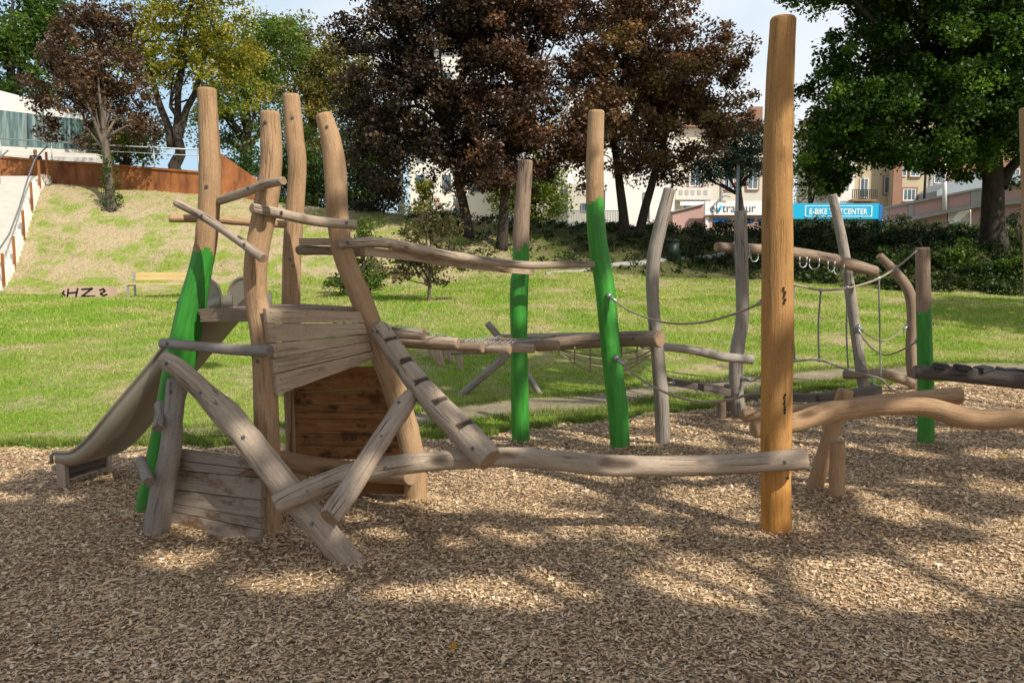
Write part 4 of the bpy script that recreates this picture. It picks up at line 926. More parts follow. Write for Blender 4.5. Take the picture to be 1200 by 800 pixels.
for i in range(6):
    t = .02+i*.18; c_ = e0_.lerp(e1_, t); z = stz(t)
    mb = MB(); mb.box((c_.x+.23, c_.y, z+.5), (.07, .07, 1.1)); mb.build('post', M['rust'], rail); rp.append(Vector((c_.x+.1, c_.y, z+1.12)))
mb = MB(); mb.tube([rp[0]-Vector((-.1, .3, .12))]+rp+[rp[-1]+Vector((0, .4, .25))], .03, 8); mb.build('handrail', M['galv'], rail)
r2 = [p+Vector((-1.5, 0, 0)) for p in rp]; mid = thing('stair_railing', r2[0]-Vector((0, 0, 1.1)), 'thin silver handrail down the middle of the pale stairs', 'railing')
mb = MB(); mb.tube(r2, .03, 8); mb.build('handrail', M['galv'], mid)
for p in r2[::2]:
    mb = MB(); mb.tube([p-Vector((0, 0, 1.2)), p], .025, 8); mb.build('post', M['galv'], mid)
# rust walls
rw = thing('rust_wall', P(130, 222, 35), 'long rusty steel retaining wall above the dry bank', 'wall')
segs = [(-60, 178, 216, 35.0), (46, 188, 217, 35.0), (128, 193, 222, 34.9), (200, 199, 229, 34.7), (249, 203, 234, 34.5)]
for i in range(len(segs)-1):
    a, b_ = segs[i], segs[i+1]; mb = MB()
    q = [P(a[0]+.3, a[1], a[3]), P(b_[0]-.3, b_[1], b_[3]), P(b_[0]-.3, b_[2]+14, b_[3]), P(a[0]+.3, a[2]+14, a[3])]
    mb.prism(q, .12, 0, .01); mb.build('steel_panel', M['rust'], rw)
mb = MB()
for i in range(len(segs)-1):
    a, b_ = segs[i], segs[i+1]; mb.prism([P(a[0], a[1]-1.2, a[3]-.06), P(b_[0], b_[1]-1.2, b_[3]-.06), P(b_[0], b_[1]+1.2, b_[3]-.06), P(a[0], a[1]+1.2, a[3]-.06)], .24, 0, .005)
mb.build('cap', M['rust'], rw)
rw2 = thing('rust_wall', P(275, 215, 35), 'sloping rusty steel wall pieces beside the bent green post top', 'wall')
mb = MB(); mb.prism([P(256, 178, 36.5), P(303, 211, 38.0), P(303, 236, 38.0), P(256, 232, 36.5)], .1, 0, .01); mb.build('steel_panel', M['rust'], rw2)
mb = MB(); mb.prism([P(250, 203, 34.6), P(282, 221, 36.0), P(282, 240, 36.0), P(250, 236, 34.6)], .1, 0, .01); mb.build('steel_panel', M['rust'], rw2)
mb = MB(); mb.prism([P(430, 250, 39), P(474, 254, 39), P(474, 262, 39), P(430, 262, 39)], .3, 0, .01)
o = mb.build('rust_edging', M['rust'], loc=P(450, 258, 39)); tag(o, 'low rusty planter edge on the shaded grass near the lamp mast', 'edging')
# terrace handrail
tr = thing('terrace_railing', P(120, 185, 37), 'slim grey metal railing along the terrace above the rusty wall', 'railing')
mb = MB(); mb.tube([P(-40, 160, 37.5), P(120, 170, 37.5), P(240, 176, 37.5)], .035, 8); mb.build('handrail', M['lampgrey'], tr)
for x_ in (0, 60, 120, 180, 232):
    y_ = 162.5+x_*.056; t_ = P(x_, y_, 37.5); mb = MB(); mb.tube([t_, t_-Vector((0, 0, 1.4))], .03, 6); mb.build('post', M['lampgrey'], tr)
mb = MB(); mb.tube([P(-40, 168, 37.5), P(120, 177, 37.5), P(240, 183, 37.5)], .02, 6); mb.build('lower_rail', M['lampgrey'], tr)
# pavilion
pav = thing('pavilion', P(50, 185, 44), 'modern flat roofed pavilion with white fascia and curtained glass front', 'building')
def wallq(name, parent, q, th, mat): mb = MB(); mb.prism(q, th, 0, .01); return mb.build(name, mat, parent)
YA, YB = 40.0, 46.0
def pv(px, py):
    t = (px-0)/103.0; inv = 1/YA+(1/YB-1/YA)*t; return P(px, py, 1/inv)
wallq('roof', pav, [pv(-70, 88), pv(103, 133), pv(103, 141), pv(-70, 121)], 7, M['signwhite'])
for (xa, xb) in ((-70, -35), (-33, -1), (1, 30), (32.5, 66), (68.5, 97)):
    o = wallq('window', pav, [pv(xa, 129+xa*.115), pv(xb, 129+xb*.115), pv(xb, 172+xb*.05), pv(xa, 172+xa*.05)], .1, M['curtain'])
for x_ in (-34, 0, 31.2, 67.2):
    q = [pv(x_-1, 129+x_*.115)-Vector((0, .06, 0)), pv(x_+1, 129+x_*.115)-Vector((0, .06, 0)), pv(x_+1, 175)-Vector((0, .06, 0)), pv(x_-1, 175)-Vector((0, .06, 0))]
    wallq('mullion', pav, q, .15, M['lampgrey'])
wallq('corner_column', pav, [pv(101, 141), pv(109, 141), pv(109, 186), pv(101, 186)], .6, M['concd'])
wallq('wall', pav, [pv(-70, 168), pv(101, 176), pv(101, 200), pv(-70, 200)], 6, M['white'])
mb = MB()
for k_ in range(3):
    y_ = 176+k_*5; q = [P(-70, y_-3+k_*.5, 38.8-k_*.5), P(112, y_+4, 38.8-k_*.5), P(112, y_+12, 38.8-k_*.5), P(-70, y_+10, 38.8-k_*.5)]; mb.prism(q, .7, 0, .01)
o = mb.build('terrace_steps', M['concrete'], loc=P(60, 190, 38)); tag(o, 'broad pale terrace steps between the pavilion glass and the rusty wall', 'steps')

# ------------------------------------------------------------------ people
def person(name, base, label, shirt, trousers, seated=False, rz=0.):
    root = thing(name, base, label, 'person')
    def sk(nm, vs, es, rad, mat, lv=2):
        me = bpy.data.meshes.new(nm); q = Quaternion((0, 0, 1), rz); me.from_pydata([tuple(q @ Vector(v)) for v in vs], es, [])
        o = bpy.data.objects.new(nm, me); COL.objects.link(o); o.parent = root
        md = o.modifiers.new('skin', 'SKIN'); 
        for i, r in enumerate(rad): me.skin_vertices[0].data[i].radius = r if isinstance(r, tuple) else (r, r)
        me.skin_vertices[0].data[0].use_root = True
        sb = o.modifiers.new('sub', 'SUBSURF'); sb.levels = lv; sb.render_levels = lv; me.materials.append(mat); return o
    if not seated:
        hip = .92; kn = [(-.10, -.06, .50), (.10, .10, .50)]; an = [(-.10, .06, .08), (.11, .02, .08)]; to = [(-.10, -.08, .03), (.11, -.14, .03)]
    else:
        hip = .52; kn = [(-.13, -.42, .52), (.13, -.42, .52)]; an = [(-.13, -.42, .08), (.13, -.40, .08)]; to = [(-.13, -.58, .03), (.13, -.56, .03)]
    top = hip+.52
    V_ = [(0, 0, hip), (0, 0, hip+.2), (0, -.01, hip+.42), (0, -.01, top), (0, -.03, top+.10), (0, -.03, top+.20), (0, -.03, top+.28),
          (-.10, 0, hip-.04), kn[0], an[0], to[0], (.10, 0, hip-.04), kn[1], an[1], to[1],
          (-.19, 0, top-.04), (-.24, -.06, top-.30), (-.20, -.24, top-.46), (-.17, -.32, top-.50), (.19, 0, top-.04), (.24, -.04, top-.30), (.20, -.22, top-.46), (.17, -.30, top-.50)]
    E_ = [(0, 1), (1, 2), (2, 3), (3, 4), (4, 5), (5, 6), (0, 7), (7, 8), (8, 9), (9, 10), (0, 11), (11, 12), (12, 13), (13, 14), (2, 15), (15, 16), (16, 17), (17, 18), (2, 19), (19, 20), (20, 21), (21, 22)]
    R_ = [(.14, .10), (.13, .09), (.16, .10), .06, .075, .095, .07, .085, .06, .045, .04, .085, .06, .045, .04, .06, .045, .035, .03, .06, .045, .035, .03]
    sk('body', V_, E_, R_, M['skin'])
    sk('shirt', [V_[0], V_[1], V_[2], (0, -.01, top-.02), V_[15], V_[16], V_[19], V_[20]], [(0, 1), (1, 2), (2, 3), (2, 4), (4, 5), (2, 6), (6, 7)], [(.165, .12), (.16, .115), (.185, .125), .075, .08, .065, .08, .065], shirt)
    sk('trousers', [V_[0], V_[7], V_[8], V_[9], V_[11], V_[12], V_[13]], [(0, 1), (1, 2), (2, 3), (0, 4), (4, 5), (5, 6)], [(.155, .115), .10, .078, .065, .10, .078, .065], trousers)
    sk('hair', [(0, 0, top+.22), (0, .01, top+.29)], [(0, 1)], [.10, .085], M['hair'])
    return root
pb_ = P(536, 262, 40.5); pz = tz(pb_.x, 40.5)
person('person', (pb_.x, 40.5, pz), 'person in white shirt and blue trousers walking past the kiosk', M['shirtw'], M['jeans'], False, -.9)
pb_ = P(42, 190, 36.4); pz = P(42, 176, 36.4).z-1.30
person('person', (pb_.x, 36.4, pz), 'person in dark top sitting behind the rusty wall', M['shirtd'], M['jeans'], True, .3)
mb = MB(); mb.box((pb_.x, 36.6, pz+.36), (1.5, .5, .07)); mb.box((pb_.x-.6, 36.6, pz+.08), (.1, .45, .5)); mb.box((pb_.x+.6, 36.6, pz+.08), (.1, .45, .5)); mb.box((pb_.x, 36.6, pz-.2), (2.4, .9, .12))
o = mb.build('terrace_bench', M['brown'], loc=(pb_.x, 36.6, pz)); tag(o, 'low brown terrace bench under the seated person', 'bench')

# ------------------------------------------------------------------ buildings behind
def fbox(mb, x0, y0, x1, y1, Y, depth, mi=0, drop=0.):
    a, b_ = P(x0, y0, Y), P(x1, y1, Y); z0_ = b_.z-drop
    c_ = Vector(((a.x+b_.x)/2, Y+depth/2, (a.z+z0_)/2)); return mb.box(c_, (b_.x-a.x, depth, a.z-z0_), None, mi)
def part(name, parent, rects, Y, depth, mat, drop=0.):
    mb = MB()
    for r in rects: fbox(mb, *r, Y, depth, 0, drop)
    return mb.build(name, mat, parent)
def window(parent, x0, y0, x1, y1, Y, frame='signwhite', bars=1, surround=None):
    fr = MB(); w_ = max(.06, (P(x1, y0, Y).x-P(x0, y0, Y).x)*.09); a, b_ = P(x0, y0, Y), P(x1, y1, Y)
    fr.box((a.x+w_/2, Y-.02, (a.z+b_.z)/2), (w_, .10, a.z-b_.z)); fr.box((b_.x-w_/2, Y-.02, (a.z+b_.z)/2), (w_, .10, a.z-b_.z))
    fr.box(((a.x+b_.x)/2, Y-.02, a.z-w_/2), (b_.x-a.x-2*w_, .10, w_)); fr.box(((a.x+b_.x)/2, Y-.02, b_.z+w_/2), (b_.x-a.x-2*w_, .10, w_))
    for k_ in range(bars): x_ = a.x+(b_.x-a.x)*(k_+1)/(bars+1); fr.box((x_, Y-.02, (a.z+b_.z)/2), (w_*.6, .09, a.z-b_.z-2*w_))
    o = fr.build('window', M[frame], parent)
    mb = MB(); mb.box(((a.x+b_.x)/2, Y-.012, (a.z+b_.z)/2), (b_.x-a.x-2*w_, .03, a.z-b_.z-2*w_)); mb.build('pane', M['glass'], o)
    if surround:
        sm_ = MB(); s2 = w_*1.3
        sm_.box((a.x-s2/2, Y-.02, (a.z+b_.z)/2), (s2, .16, a.z-b_.z+2*s2)); sm_.box((b_.x+s2/2, Y-.02, (a.z+b_.z)/2), (s2, .16, a.z-b_.z+2*s2))
        sm_.box(((a.x+b_.x)/2, Y-.02, a.z+s2/2), (b_.x-a.x, .16, s2)); sm_.box(((a.x+b_.x)/2, Y-.03, b_.z-s2/2), (b_.x-a.x, .2, s2)); sm_.build('surround', M[surround], o)
    return o
def text(name, s, px, py, Y, hpx, mat, parent, width=None, bold=0.):
    cu = bpy.data.curves.new(name, 'FONT'); cu.body = s; cu.align_x = 'LEFT'; cu.align_y = 'BOTTOM_BASELINE'; cu.extrude = .004; cu.offset = bold
    to = bpy.data.objects.new(name, cu); COL.objects.link(to); bpy.context.view_layer.update()
    dg = bpy.context.evaluated_depsgraph_get(); me = bpy.data.meshes.new_from_object(to.evaluated_get(dg))
    bpy.data.objects.remove(to)
    o = bpy.data.objects.new(name, me); COL.objects.link(o); me.materials.clear(); me.materials.append(mat)
    co = np.zeros(len(me.vertices)*3); me.vertices.foreach_get('co', co); co = co.reshape(-1, 3)
    wv = co[:, 0].max()-co[:, 0].min(); hh = hpx*PPM(py, Y); base = P(px, py, Y); sx_ = sy_ = hh/.70
    if width: sx_ = width*PPM(py, Y)/wv
    co[:, 0] = (co[:, 0]-co[:, 0].min())*sx_; co[:, 1] *= sy_
    org = Vector(parent['_o']); nc = np.stack([co[:, 0]+base.x-org.x, -co[:, 2]+base.y-org.y, co[:, 1]+base.z-org.z], -1)
    me.vertices.foreach_set('co', nc.ravel()); me.update(); o.parent = parent; o['_o'] = tuple(org)
    return o
PLZ = 3.2
# travel shop
YS = 54.0
sh = thing('shop', P(870, 268, YS), 'low pink shop with long white sign reading extratour', 'shop')
part('wall', sh, [(829, 252, 924, 275)], YS, 8, M['pink'], 1)
sg = part('sign', sh, [(826.5, 235.5, 924.5, 252)], YS-.35, .3, M['signwhite'])
text('lettering', 'e', 832, 248.5, YS-.37, 10, M['letter'], sh); text('lettering', 'tratour', 846.5, 248.5, YS-.37, 10, M['letter'], sh, 39)
mb = MB(); mb.tube([P(840.2, 244, YS-.38), P(841.5, 248, YS-.38)], .07, 6); mb.tube([P(841.5, 248, YS-.38), P(845.6, 241.3, YS-.38)], .085, 6); mb.build('emblem', M['cyan'], sh)
mb = MB(); c_ = P(851, 241, YS-.6); mb.torus(c_, Vector((1, 0, 0)), Vector((0, 0, 1)), .66, .05, 1.15, 3.9, 20); mb.build('emblem_arc', M['slate'], sh)
for (a, b_) in ((836, 855), (877, 883), (890, 897)):
    mb = MB(); fbox(mb, a, 256, b_, 260.8, YS-.06, .06); mb.build('notice_panel', M['blue'], sh)
part('door_frame', sh, [(827, 254, 830.5, 270)], YS-.1, .2, M['signwhite'])
# pink annex with a sloping roof
an = thing('annex', P(805, 268, YS+1), 'pink lean-to annex with a sloping top beside the white sign', 'building')
mb = MB(); a = [P(788, 248.5, YS+.8), P(826, 239, YS+.8), P(826, 280, YS+.8), P(788, 280, YS+.8)]; mb.prism(a, 5, 0, .01); mb.build('wall', M['pink'], an)
mb = MB(); mb.prism([P(787, 247.5, YS+.6), P(826, 238, YS+.6), P(826, 239.2, YS+.6), P(787, 248.8, YS+.6)], 5.3, 0, .005); mb.build('roof', M['concd'], an)
# cyan bike shop
cs = thing('shop', P(980, 258, YS), 'low shop under a bright cyan sign band reading E-BIKE TESTCENTER', 'shop')
part('wall', cs, [(930, 257, 1034, 275)], YS+.3, 8, M['concd'], 1)
part('sign', cs, [(928.5, 238.5, 1030, 256.5)], YS-.3, .5, M['cyan']); part('sign_end', cs, [(924.6, 238.5, 928.4, 256.5)], YS-.3, .5, M['signwhite'])
part('post', cs, [(1030.2, 240, 1033.5, 262)], YS-.3, .5, M['blue'], .5)
text('lettering', 'E-BIKE TESTCENTER', 948.5, 251, YS-.31, 6.4, M['signwhite'], cs, 68, .02)
part('sign_border', cs, [(943.5, 241, 1022, 241.7), (943.5, 253.2, 1022, 253.9), (943.5, 241.7, 944.2, 253.2), (1021.3, 241.7, 1022, 253.2)], YS-.32, .03, M['signwhite'])
# balcony house
YH = 66.0
bh = thing('house', P(830, 255, YH), 'cream house with wide balcony above the white shop sign', 'house')
part('wall', bh, [(790, 150, 896, 262)], YH, 9, M['cream'], 2)
bal = part('balcony', bh, [(792, 220, 835, 232)], YH-1.5, .18, M['concrete']); part('balcony_floor', bh, [(792, 232.3, 835, 234)], YH-1.5, 1.49, M['concrete'])
for x_ in (796, 803, 810, 817.5, 825): part('balcony_panel', bh, [(x_, 222.5, x_+4, 228.5)], YH-1.54, .035, M['concd'])
aw = MB(); aw.prism([P(798, 234.5, YH-1.0), P(834, 234.5, YH-1.0), P(835, 240, YH-2.2), P(797, 240, YH-2.2)], .08); aw.build('awning', M['white'], bh)
window(bh, 800, 238.5, 808, 250, YH-.03); window(bh, 808, 194, 822, 219, YH-.03, 'signwhite', 1, 'redbrown'); window(bh, 848, 200, 860, 222, YH-.03, 'signwhite', 1, 'redbrown'); window(bh, 876, 200, 888, 222, YH-.03, 'signwhite', 1, 'redbrown')
part('downpipe', bh, [(846, 200, 847, 240)], YH-.15, .12, M['concd'])
mb = MB(); a, b_ = P(786, 150, YH), P(900, 122, YH)
mb.add([(a.x, YH-.6, a.z), (b_.x, YH-.6, a.z), (b_.x, YH+9.5, a.z), (a.x, YH+9.5, a.z), (a.x+1, YH+4, b_.z), (b_.x-1, YH+4, b_.z)], [(0, 1, 5, 4), (2, 3, 4, 5), (0, 4, 3), (1, 2, 5), (3, 2, 1, 0)]); rf = mb.build('roof', M['roof'], bh)
mb = MB(); fbox(mb, 880, 125, 893, 160, YH+3, 1.2); mb.build('chimney', M['redbrown'], rf)
# white block left of it
wb = thing('apartment_building', P(728, 262, 60), 'plain white apartment block behind the twin trunked dark red tree', 'building')
part('wall', wb, [(666, 100, 790, 262)], 60, 10, M['white'], 2.5)
part('roof', wb, [(664, 96, 792, 99.8)], 59.7, 10.5, M['slate'])
window(wb, 754, 225, 761.5, 258, 59.97, 'concd', 0); window(wb, 700, 222, 710, 246, 59.97); window(wb, 722, 160, 732, 185, 59.97); window(wb, 754, 160, 764, 185, 59.97); window(wb, 690, 160, 700, 185, 59.97)
# beige building with railing
bb = thing('apartment_building', P(640, 262, 57), 'pale beige building behind the blue grey railing', 'building')
part('wall', bb, [(600, 150, 665.5, 262)], 58, 8, M['concrete'], 2.5); part('side_wall', bb, [(665.8, 215, 702, 262)], 56.5, 3, M['cream'], 2.5)
window(bb, 681, 238, 687.5, 248, 56.47, 'slate', 0); window(bb, 612, 190, 624, 210, 57.97); window(bb, 640, 190, 652, 210, 57.97)
part('roof', bb, [(598, 146, 665.6, 149.8)], 57.6, 8.5, M['slate'])
fn = thing('balcony_railing', P(690, 262, 47), 'blue grey vertical bar railing behind the tall leaning green post', 'railing')
part('top_rail', fn, [(652, 246.5, 727, 247.6)], 47, .08, M['slate']); part('base_beam', fn, [(652, 260.5, 727, 263)], 47, .3, M['slate'])
part('bars', fn, [(652.5+i*1.9, 247.8, 653.4+i*1.9, 260.3) for i in range(39)], 47, .04, M['lampgrey'])
part('post', fn, [(726, 246, 727.6, 272)], 46.9, .12, M['darkpole'])
# tall white block seen between the centre trunks
tb = thing('apartment_building', P(540, 258, 62), 'tall white building glimpsed between the centre trunks', 'building')
part('wall', tb, [(478, 60, 592, 262)], 62, 9, M['white'], 2.5); part('roof', tb, [(476, 55, 594, 59.8)], 61.7, 9.6, M['slate'])
for yy in (85, 135, 170, 205):
    for x_ in (488, 519, 553, 575): window(tb, x_, yy, x_+10, yy+20, 61.97, 'slate', 1)
# kiosk
kk_ = thing('kiosk', P(523, 263, 43), 'small white kiosk with flat roof between the centre trees', 'kiosk')
part('wall', kk_, [(509, 247.5, 537, 266)], 43, 2.2, M['white'], .8); part('roof', kk_, [(506.5, 244.5, 541, 247.3)], 42.7, 2.8, M['concrete'])
window(kk_, 517.5, 253, 531, 262, 42.97, 'concd', 1)
mb = MB(); mb.prism([P(511, 232, 44.5), P(515.5, 232, 44.5), P(515.5, 243, 44.5), P(511, 243, 44.5)], .03); mb.tube([P(510.7, 230, 44.5), P(510.7, 262, 44.5)], .03, 6)
o = mb.build('banner', M['pink'], loc=P(511, 262, 44.5)); tag(o, 'small pink upright banner above the kiosk roof', 'banner')
# ochre house
YO = 64.0
oh = thing('house', P(1040, 250, YO), 'ochre house with red sandstone window frames right of the cyan sign', 'house')
part('wall', oh, [(1000, 120, 1090, 262)], YO, 9, M['yellow'], 2); part('bay', oh, [(1053, 120, 1084, 262)], YO-1.1, 1.08, M['yellow'], 2)
part('pilaster', oh, [(1051, 120, 1055, 262)], YO-1.25, .14, M['redbrown'], 2)
window(oh, 1036, 207, 1041.5, 227, YO-.03, 'signwhite', 0, 'redbrown'); window(oh, 1043.5, 207, 1049, 227, YO-.03, 'signwhite', 0, 'redbrown')
window(oh, 1058, 221, 1072.5, 235.5, YO-1.13, 'signwhite', 2, 'redbrown'); window(oh, 1057.5, 188, 1062, 207, YO-1.13, 'signwhite', 0); window(oh, 1067, 186, 1078, 207, YO-1.13, 'signwhite', 1, 'redbrown')
window(oh, 1008, 209, 1016.5, 232, YO-.03, 'signwhite', 1); window(oh, 1008, 165, 1018, 188, YO-.03, 'signwhite', 1, 'redbrown'); window(oh, 1036, 165, 1048, 188, YO-.03, 'signwhite', 1, 'redbrown')
part('balcony', oh, [(999, 233.5, 1028, 235.5)], YO-1.1, 1.08, M['redbrown']); part('balcony_railing', oh, [(999+i*2.2, 223, 999.5+i*2.2, 233.3) for i in range(14)]+[(999, 222, 1028.2, 222.8)], YO-1.1, .04, M['darkpole'])
part('roof', oh, [(997, 112, 1093, 119.5)], YO-1.4, 11, M['roof'])
wc = thing('house', P(992, 250, YO), 'narrow white house front left of the ochre house', 'house')
part('wall', wc, [(984, 140, 999.6, 262)], YO-.4, 9, M['white'], 2); window(wc, 988, 205, 995, 222, YO-.43); part('roof', wc, [(982, 136, 1000.5, 139.6)], YO-.9, 9.8, M['roof'])
# brick house further right
rh = thing('house', P(1140, 235, 70), 'brownish house with steel stair tower above the pink ramp', 'house')
part('wall', rh, [(1091, 150, 1215, 262)], 70, 9, M['redbrown'], 2); part('roof', rh, [(1089, 144, 1218, 149.6)], 69.6, 10, M['slate'])
for x_ in (1095, 1118, 1141, 1185): window(rh, x_, 198, x_+9, 215, 69.97, 'signwhite', 1)
part('stair_tower', rh, [(1085.5, 186, 1086.5, 245), (1091, 186, 1092, 245)]+[(1086.7, y_, 1090.8, y_+.8) for y_ in range(188, 244, 5)], 63, .2, M['concd'])
# pink ramp
rmp = thing('ramp', P(1120, 255, 54), 'rising ramp with pink parapet panels behind the hedge on the right', 'ramp')
def rq(xa, xb, up_, dn, dY=0.):
    def yt(x): return 243-(x-1035)*.20 if x < 1145 else 221-(x-1145)*.09
    def yY(x): return 57-(x-1035)*.045+dY
    return [P(xa, yt(xa)+up_, yY(xa)), P(xb, yt(xb)+up_, yY(xb)), P(xb, yt(xb)+dn, yY(xb)), P(xa, yt(xa)+dn, yY(xa))]
for (xa, xb) in ((1042, 1064), (1071, 1104), (1111, 1137), (1172, 1240)):
    mb = MB(); mb.prism(rq(xa, xb, 2.2, 17), .3); mb.build('parapet_panel', M['pink'], rmp)
mb = MB()
for (xa, xb, u_, d_) in ((1035, 1145, -.5, 2), (1145.2, 1260, -.5, 2), (1035, 1145, 17.2, 22), (1145.2, 1260, 17.2, 22)): mb.prism(rq(xa, xb, u_, d_, -.1), .6)
for (xa, xb) in ((1035, 1041.6), (1064.4, 1070.6), (1104.4, 1110.6), (1137.4, 1171.6)): mb.prism(rq(xa, xb, 2.1, 17.1, -.05), .5)
mb.build('frame', M['concd'], rmp)
mb = MB()
for xa, xb in ((1060, 1110), (1138, 1150), (1160, 1260)): mb.prism(rq(xa, xb, 22.2, 60, .3), .6)
mb.build('wall', M['pink'], rmp)
mb = MB(); mb.prism([P(1111, 245, 53.8), P(1137, 242, 53), P(1137, 268, 53), P(1111, 268, 53.8)], .4); mb.build('garage_front', M['white'], rmp)
mb = MB(); rr2 = [P(1098, 224, 60), P(1112, 214, 60), P(1135, 208, 60), P(1165, 205, 60), P(1215, 204, 60)]
for i in range(4): mb.prism([rr2[i], rr2[i+1], rr2[i+1]-Vector((0, 0, 2.0)), rr2[i]-Vector((0, 0, 2.0))], 5)
o = mb.build('vaulted_roof', M['slate'], loc=P(1150, 225, 60)); tag(o, 'blue grey vaulted metal roof above the pink ramp', 'roof')
g_ = P(1107, 245, 56); mb = MB(); mb.tube([P(1107, 246, 53.2), P(1106.5, 188, 53.2)], .14, 10); o = mb.build('mast', M['signwhite'], loc=g_); tag(o, 'thin white mast standing on the pink ramp', 'pole')

# ------------------------------------------------------------------ vegetation
def leafquads(Cn, size, up=.35, ratio=.62):
    c = len(Cn); nrm = RNG.normal(0, 1, (c, 3)); nrm[:, 2] = np.abs(nrm[:, 2])+up; nrm /= np.linalg.norm(nrm, axis=1)[:, None]
    r = RNG.normal(0, 1, (c, 3)); D = np.cross(nrm, r); D /= np.linalg.norm(D, axis=1)[:, None]; S = np.cross(nrm, D)
    l = (size*RNG.uniform(.6, 1.3, c))[:, None]
    return np.stack([Cn-D*l*.5, Cn+S*l*ratio*.5-D*l*.05, Cn+D*l*.5-nrm*l*.12, Cn-S*l*ratio*.5-D*l*.05], 1).reshape(-1, 3)
def crown(name, parent, clumps, per, crad, size, pal, mat, flat=.65, tint=.35, up=.35, lfilt=None):
    """clumps (k,3); leaves gaussian round each"""
    k = len(clumps); pal = np.array(pal)
    cb = RNG.uniform(1-tint, 1+tint, k); cm = RNG.uniform(0, 1, k)
    off = RNG.normal(0, 1, (k, per, 3)); off /= np.linalg.norm(off, axis=2)[:, :, None]; off *= RNG.uniform(0, 1, (k, per, 1))**.5*1.75
    off = off*np.array([crad, crad, crad*flat])*RNG.uniform(.55, 1.25, (k, 1, 1))
    Cn = (clumps[:, None, :]+off).reshape(-1, 3)
    V = leafquads(Cn, size, up)
    w_ = np.clip(np.repeat(cm, per)+RNG.normal(0, .25, k*per), 0, .999); ci = w_*(len(pal)-1); i0 = ci.astype(int); fr = (ci-i0)[:, None]
    col = (pal[i0]*(1-fr)+pal[np.minimum(i0+1, len(pal)-1)]*fr)*np.repeat(cb, per)[:, None]*RNG.uniform(.75, 1.25, (k*per, 1))
    if lfilt is not None:
        kp = lfilt(Cn); V = V.reshape(-1, 4, 3)[kp].reshape(-1, 3); col = col[kp]
    return npmesh(name, V, np.arange(len(V)).reshape(-1, 4), col, M[mat], parent)
def sample_clumps(ells, k, shell=.45, gapf=.0, gscale=.5, seed=0.):
    tot = sum(e[3]*e[4]*e[5] for e in ells); out = []
    for e in ells:
        m_ = max(3, int(k*e[3]*e[4]*e[5]/tot)); cnt = 0; tries = 0
        while cnt < m_ and tries < m_*30:
            tries += 1
            v = RNG.normal(0, 1, 3); v /= np.linalg.norm(v); r = RNG.uniform(0, 1)**shell
            p = np.array(e[:3])+v*r*np.array(e[3:6])
            wob = mnoise.noise(Vector((v*1.7+seed).tolist()))
            if r > .90+.35*wob: continue
            p = np.array(e[:3])+v*r*1.1*np.array(e[3:6])
            if mnoise.noise(Vector((p*gscale+seed).tolist())) < gapf-.3: continue
            out.append(p); cnt += 1
    return np.array(out)
def branchmesh(base, trunk_r, fork_z, clumps, nl, nsub, top, rnd, lean=(0, 0), stems=None, mat='bark', wob=.12, tipr=.03):
    mb = MB(); base = Vector(base)
    stems = stems or [(Vector((0, 0, 0)), Vector((top[0], top[1], top[2])), trunk_r)]
    cl = [Vector(c) for c in clumps]
    for (o_, tp_, r0) in stems:
        b0_ = base+o_; n_ = 9; pts = []; rs = []
        for i in range(n_):
            t = i/(n_-1); p = b0_.lerp(tp_, t); h = p.z-base.z
            p += Vector((rnd.uniform(-1, 1), rnd.uniform(-1, 1), 0))*wob*(t if t < .9 else .9)*1.2
            if i == 0: p = b0_-Vector((0, 0, .25))
            pts.append(p); rs.append(r0*(1.18 if i == 0 else (1-.78*t)))
        C, R = catmull(pts, rs, .35); mb.tube(C, R, 10)
        lim = rnd.sample(cl, min(nl, len(cl)))
        for c_ in lim:
            zz = fork_z+(tp_.z-fork_z)*rnd.uniform(0, .75)*min(1, max(.1, (c_.z-fork_z)/(tp_.z-fork_z+.01)))
            i = min(range(len(C)), key=lambda q: abs(C[q].z-zz)); s0 = C[i]; rr0 = R[i]*.55
            mid_ = s0.lerp(c_, .5)+Vector((rnd.uniform(-.4, .4), rnd.uniform(-.4, .4), rnd.uniform(-.1, .6)))
            q, r_ = catmull([s0, mid_, c_], [rr0, rr0*.55, tipr], .4); mb.tube(q, r_, 7)
            near = sorted(cl, key=lambda z: (z-mid_).length)[1:1+nsub*3]
            for c2 in rnd.sample(near, min(nsub, len(near))):
                m2 = mid_.lerp(c2, .5)+Vector((rnd.uniform(-.2, .2), rnd.uniform(-.2, .2), rnd.uniform(-.1, .3)))
                q, r_ = catmull([mid_, m2, c2], [rr0*.5, rr0*.3, tipr*.6], .4); mb.tube(q, r_, 5)
    return mb
def tree(name, label, base, tr, ells, k, per, crad, size, pal, mat='leaf', bark='bark', nl=14, nsub=3, fork=.3, shell=.45, gapf=0., gscale=.5, flat=.65, tint=.35, group=None, stems=None, seed=1, up=.35, filt=None, cat='tree', topf=.85, wob=.12):
    t = thing(name, base, label, cat, group); rnd = random.Random(seed)
    cl = sample_clumps(ells, k, shell, gapf, gscale, seed*3.7)
    if filt is not None: cl = cl[filt(cl, False)]
    e = ells[0]; ztop = max(q[2]+q[5] for q in ells); top = (e[0], e[1], base[2]+(ztop-base[2])*topf)
    zf = base[2]+(ztop-base[2])*fork
    branchmesh(base, tr, zf, cl, nl, nsub, top, rnd, stems=stems, wob=wob).build('trunk', M[bark], t)
    crown('crown', t, cl, per, crad, size, pal, mat, flat, tint, up, filt)
    return t
def E(px, py, Y, rx, ry, rd=None):
    c_ = P(px, py, Y); s = PPM(py, Y); return (c_.x, c_.y, c_.z, rx*s, (rd if rd else rx*s*.8), ry*s)
GREEN = [(.022, .052, .010), (.045, .095, .018), (.075, .135, .025)]
LIME = [(.07, .13, .018), (.13, .19, .025), (.22, .24, .035)]
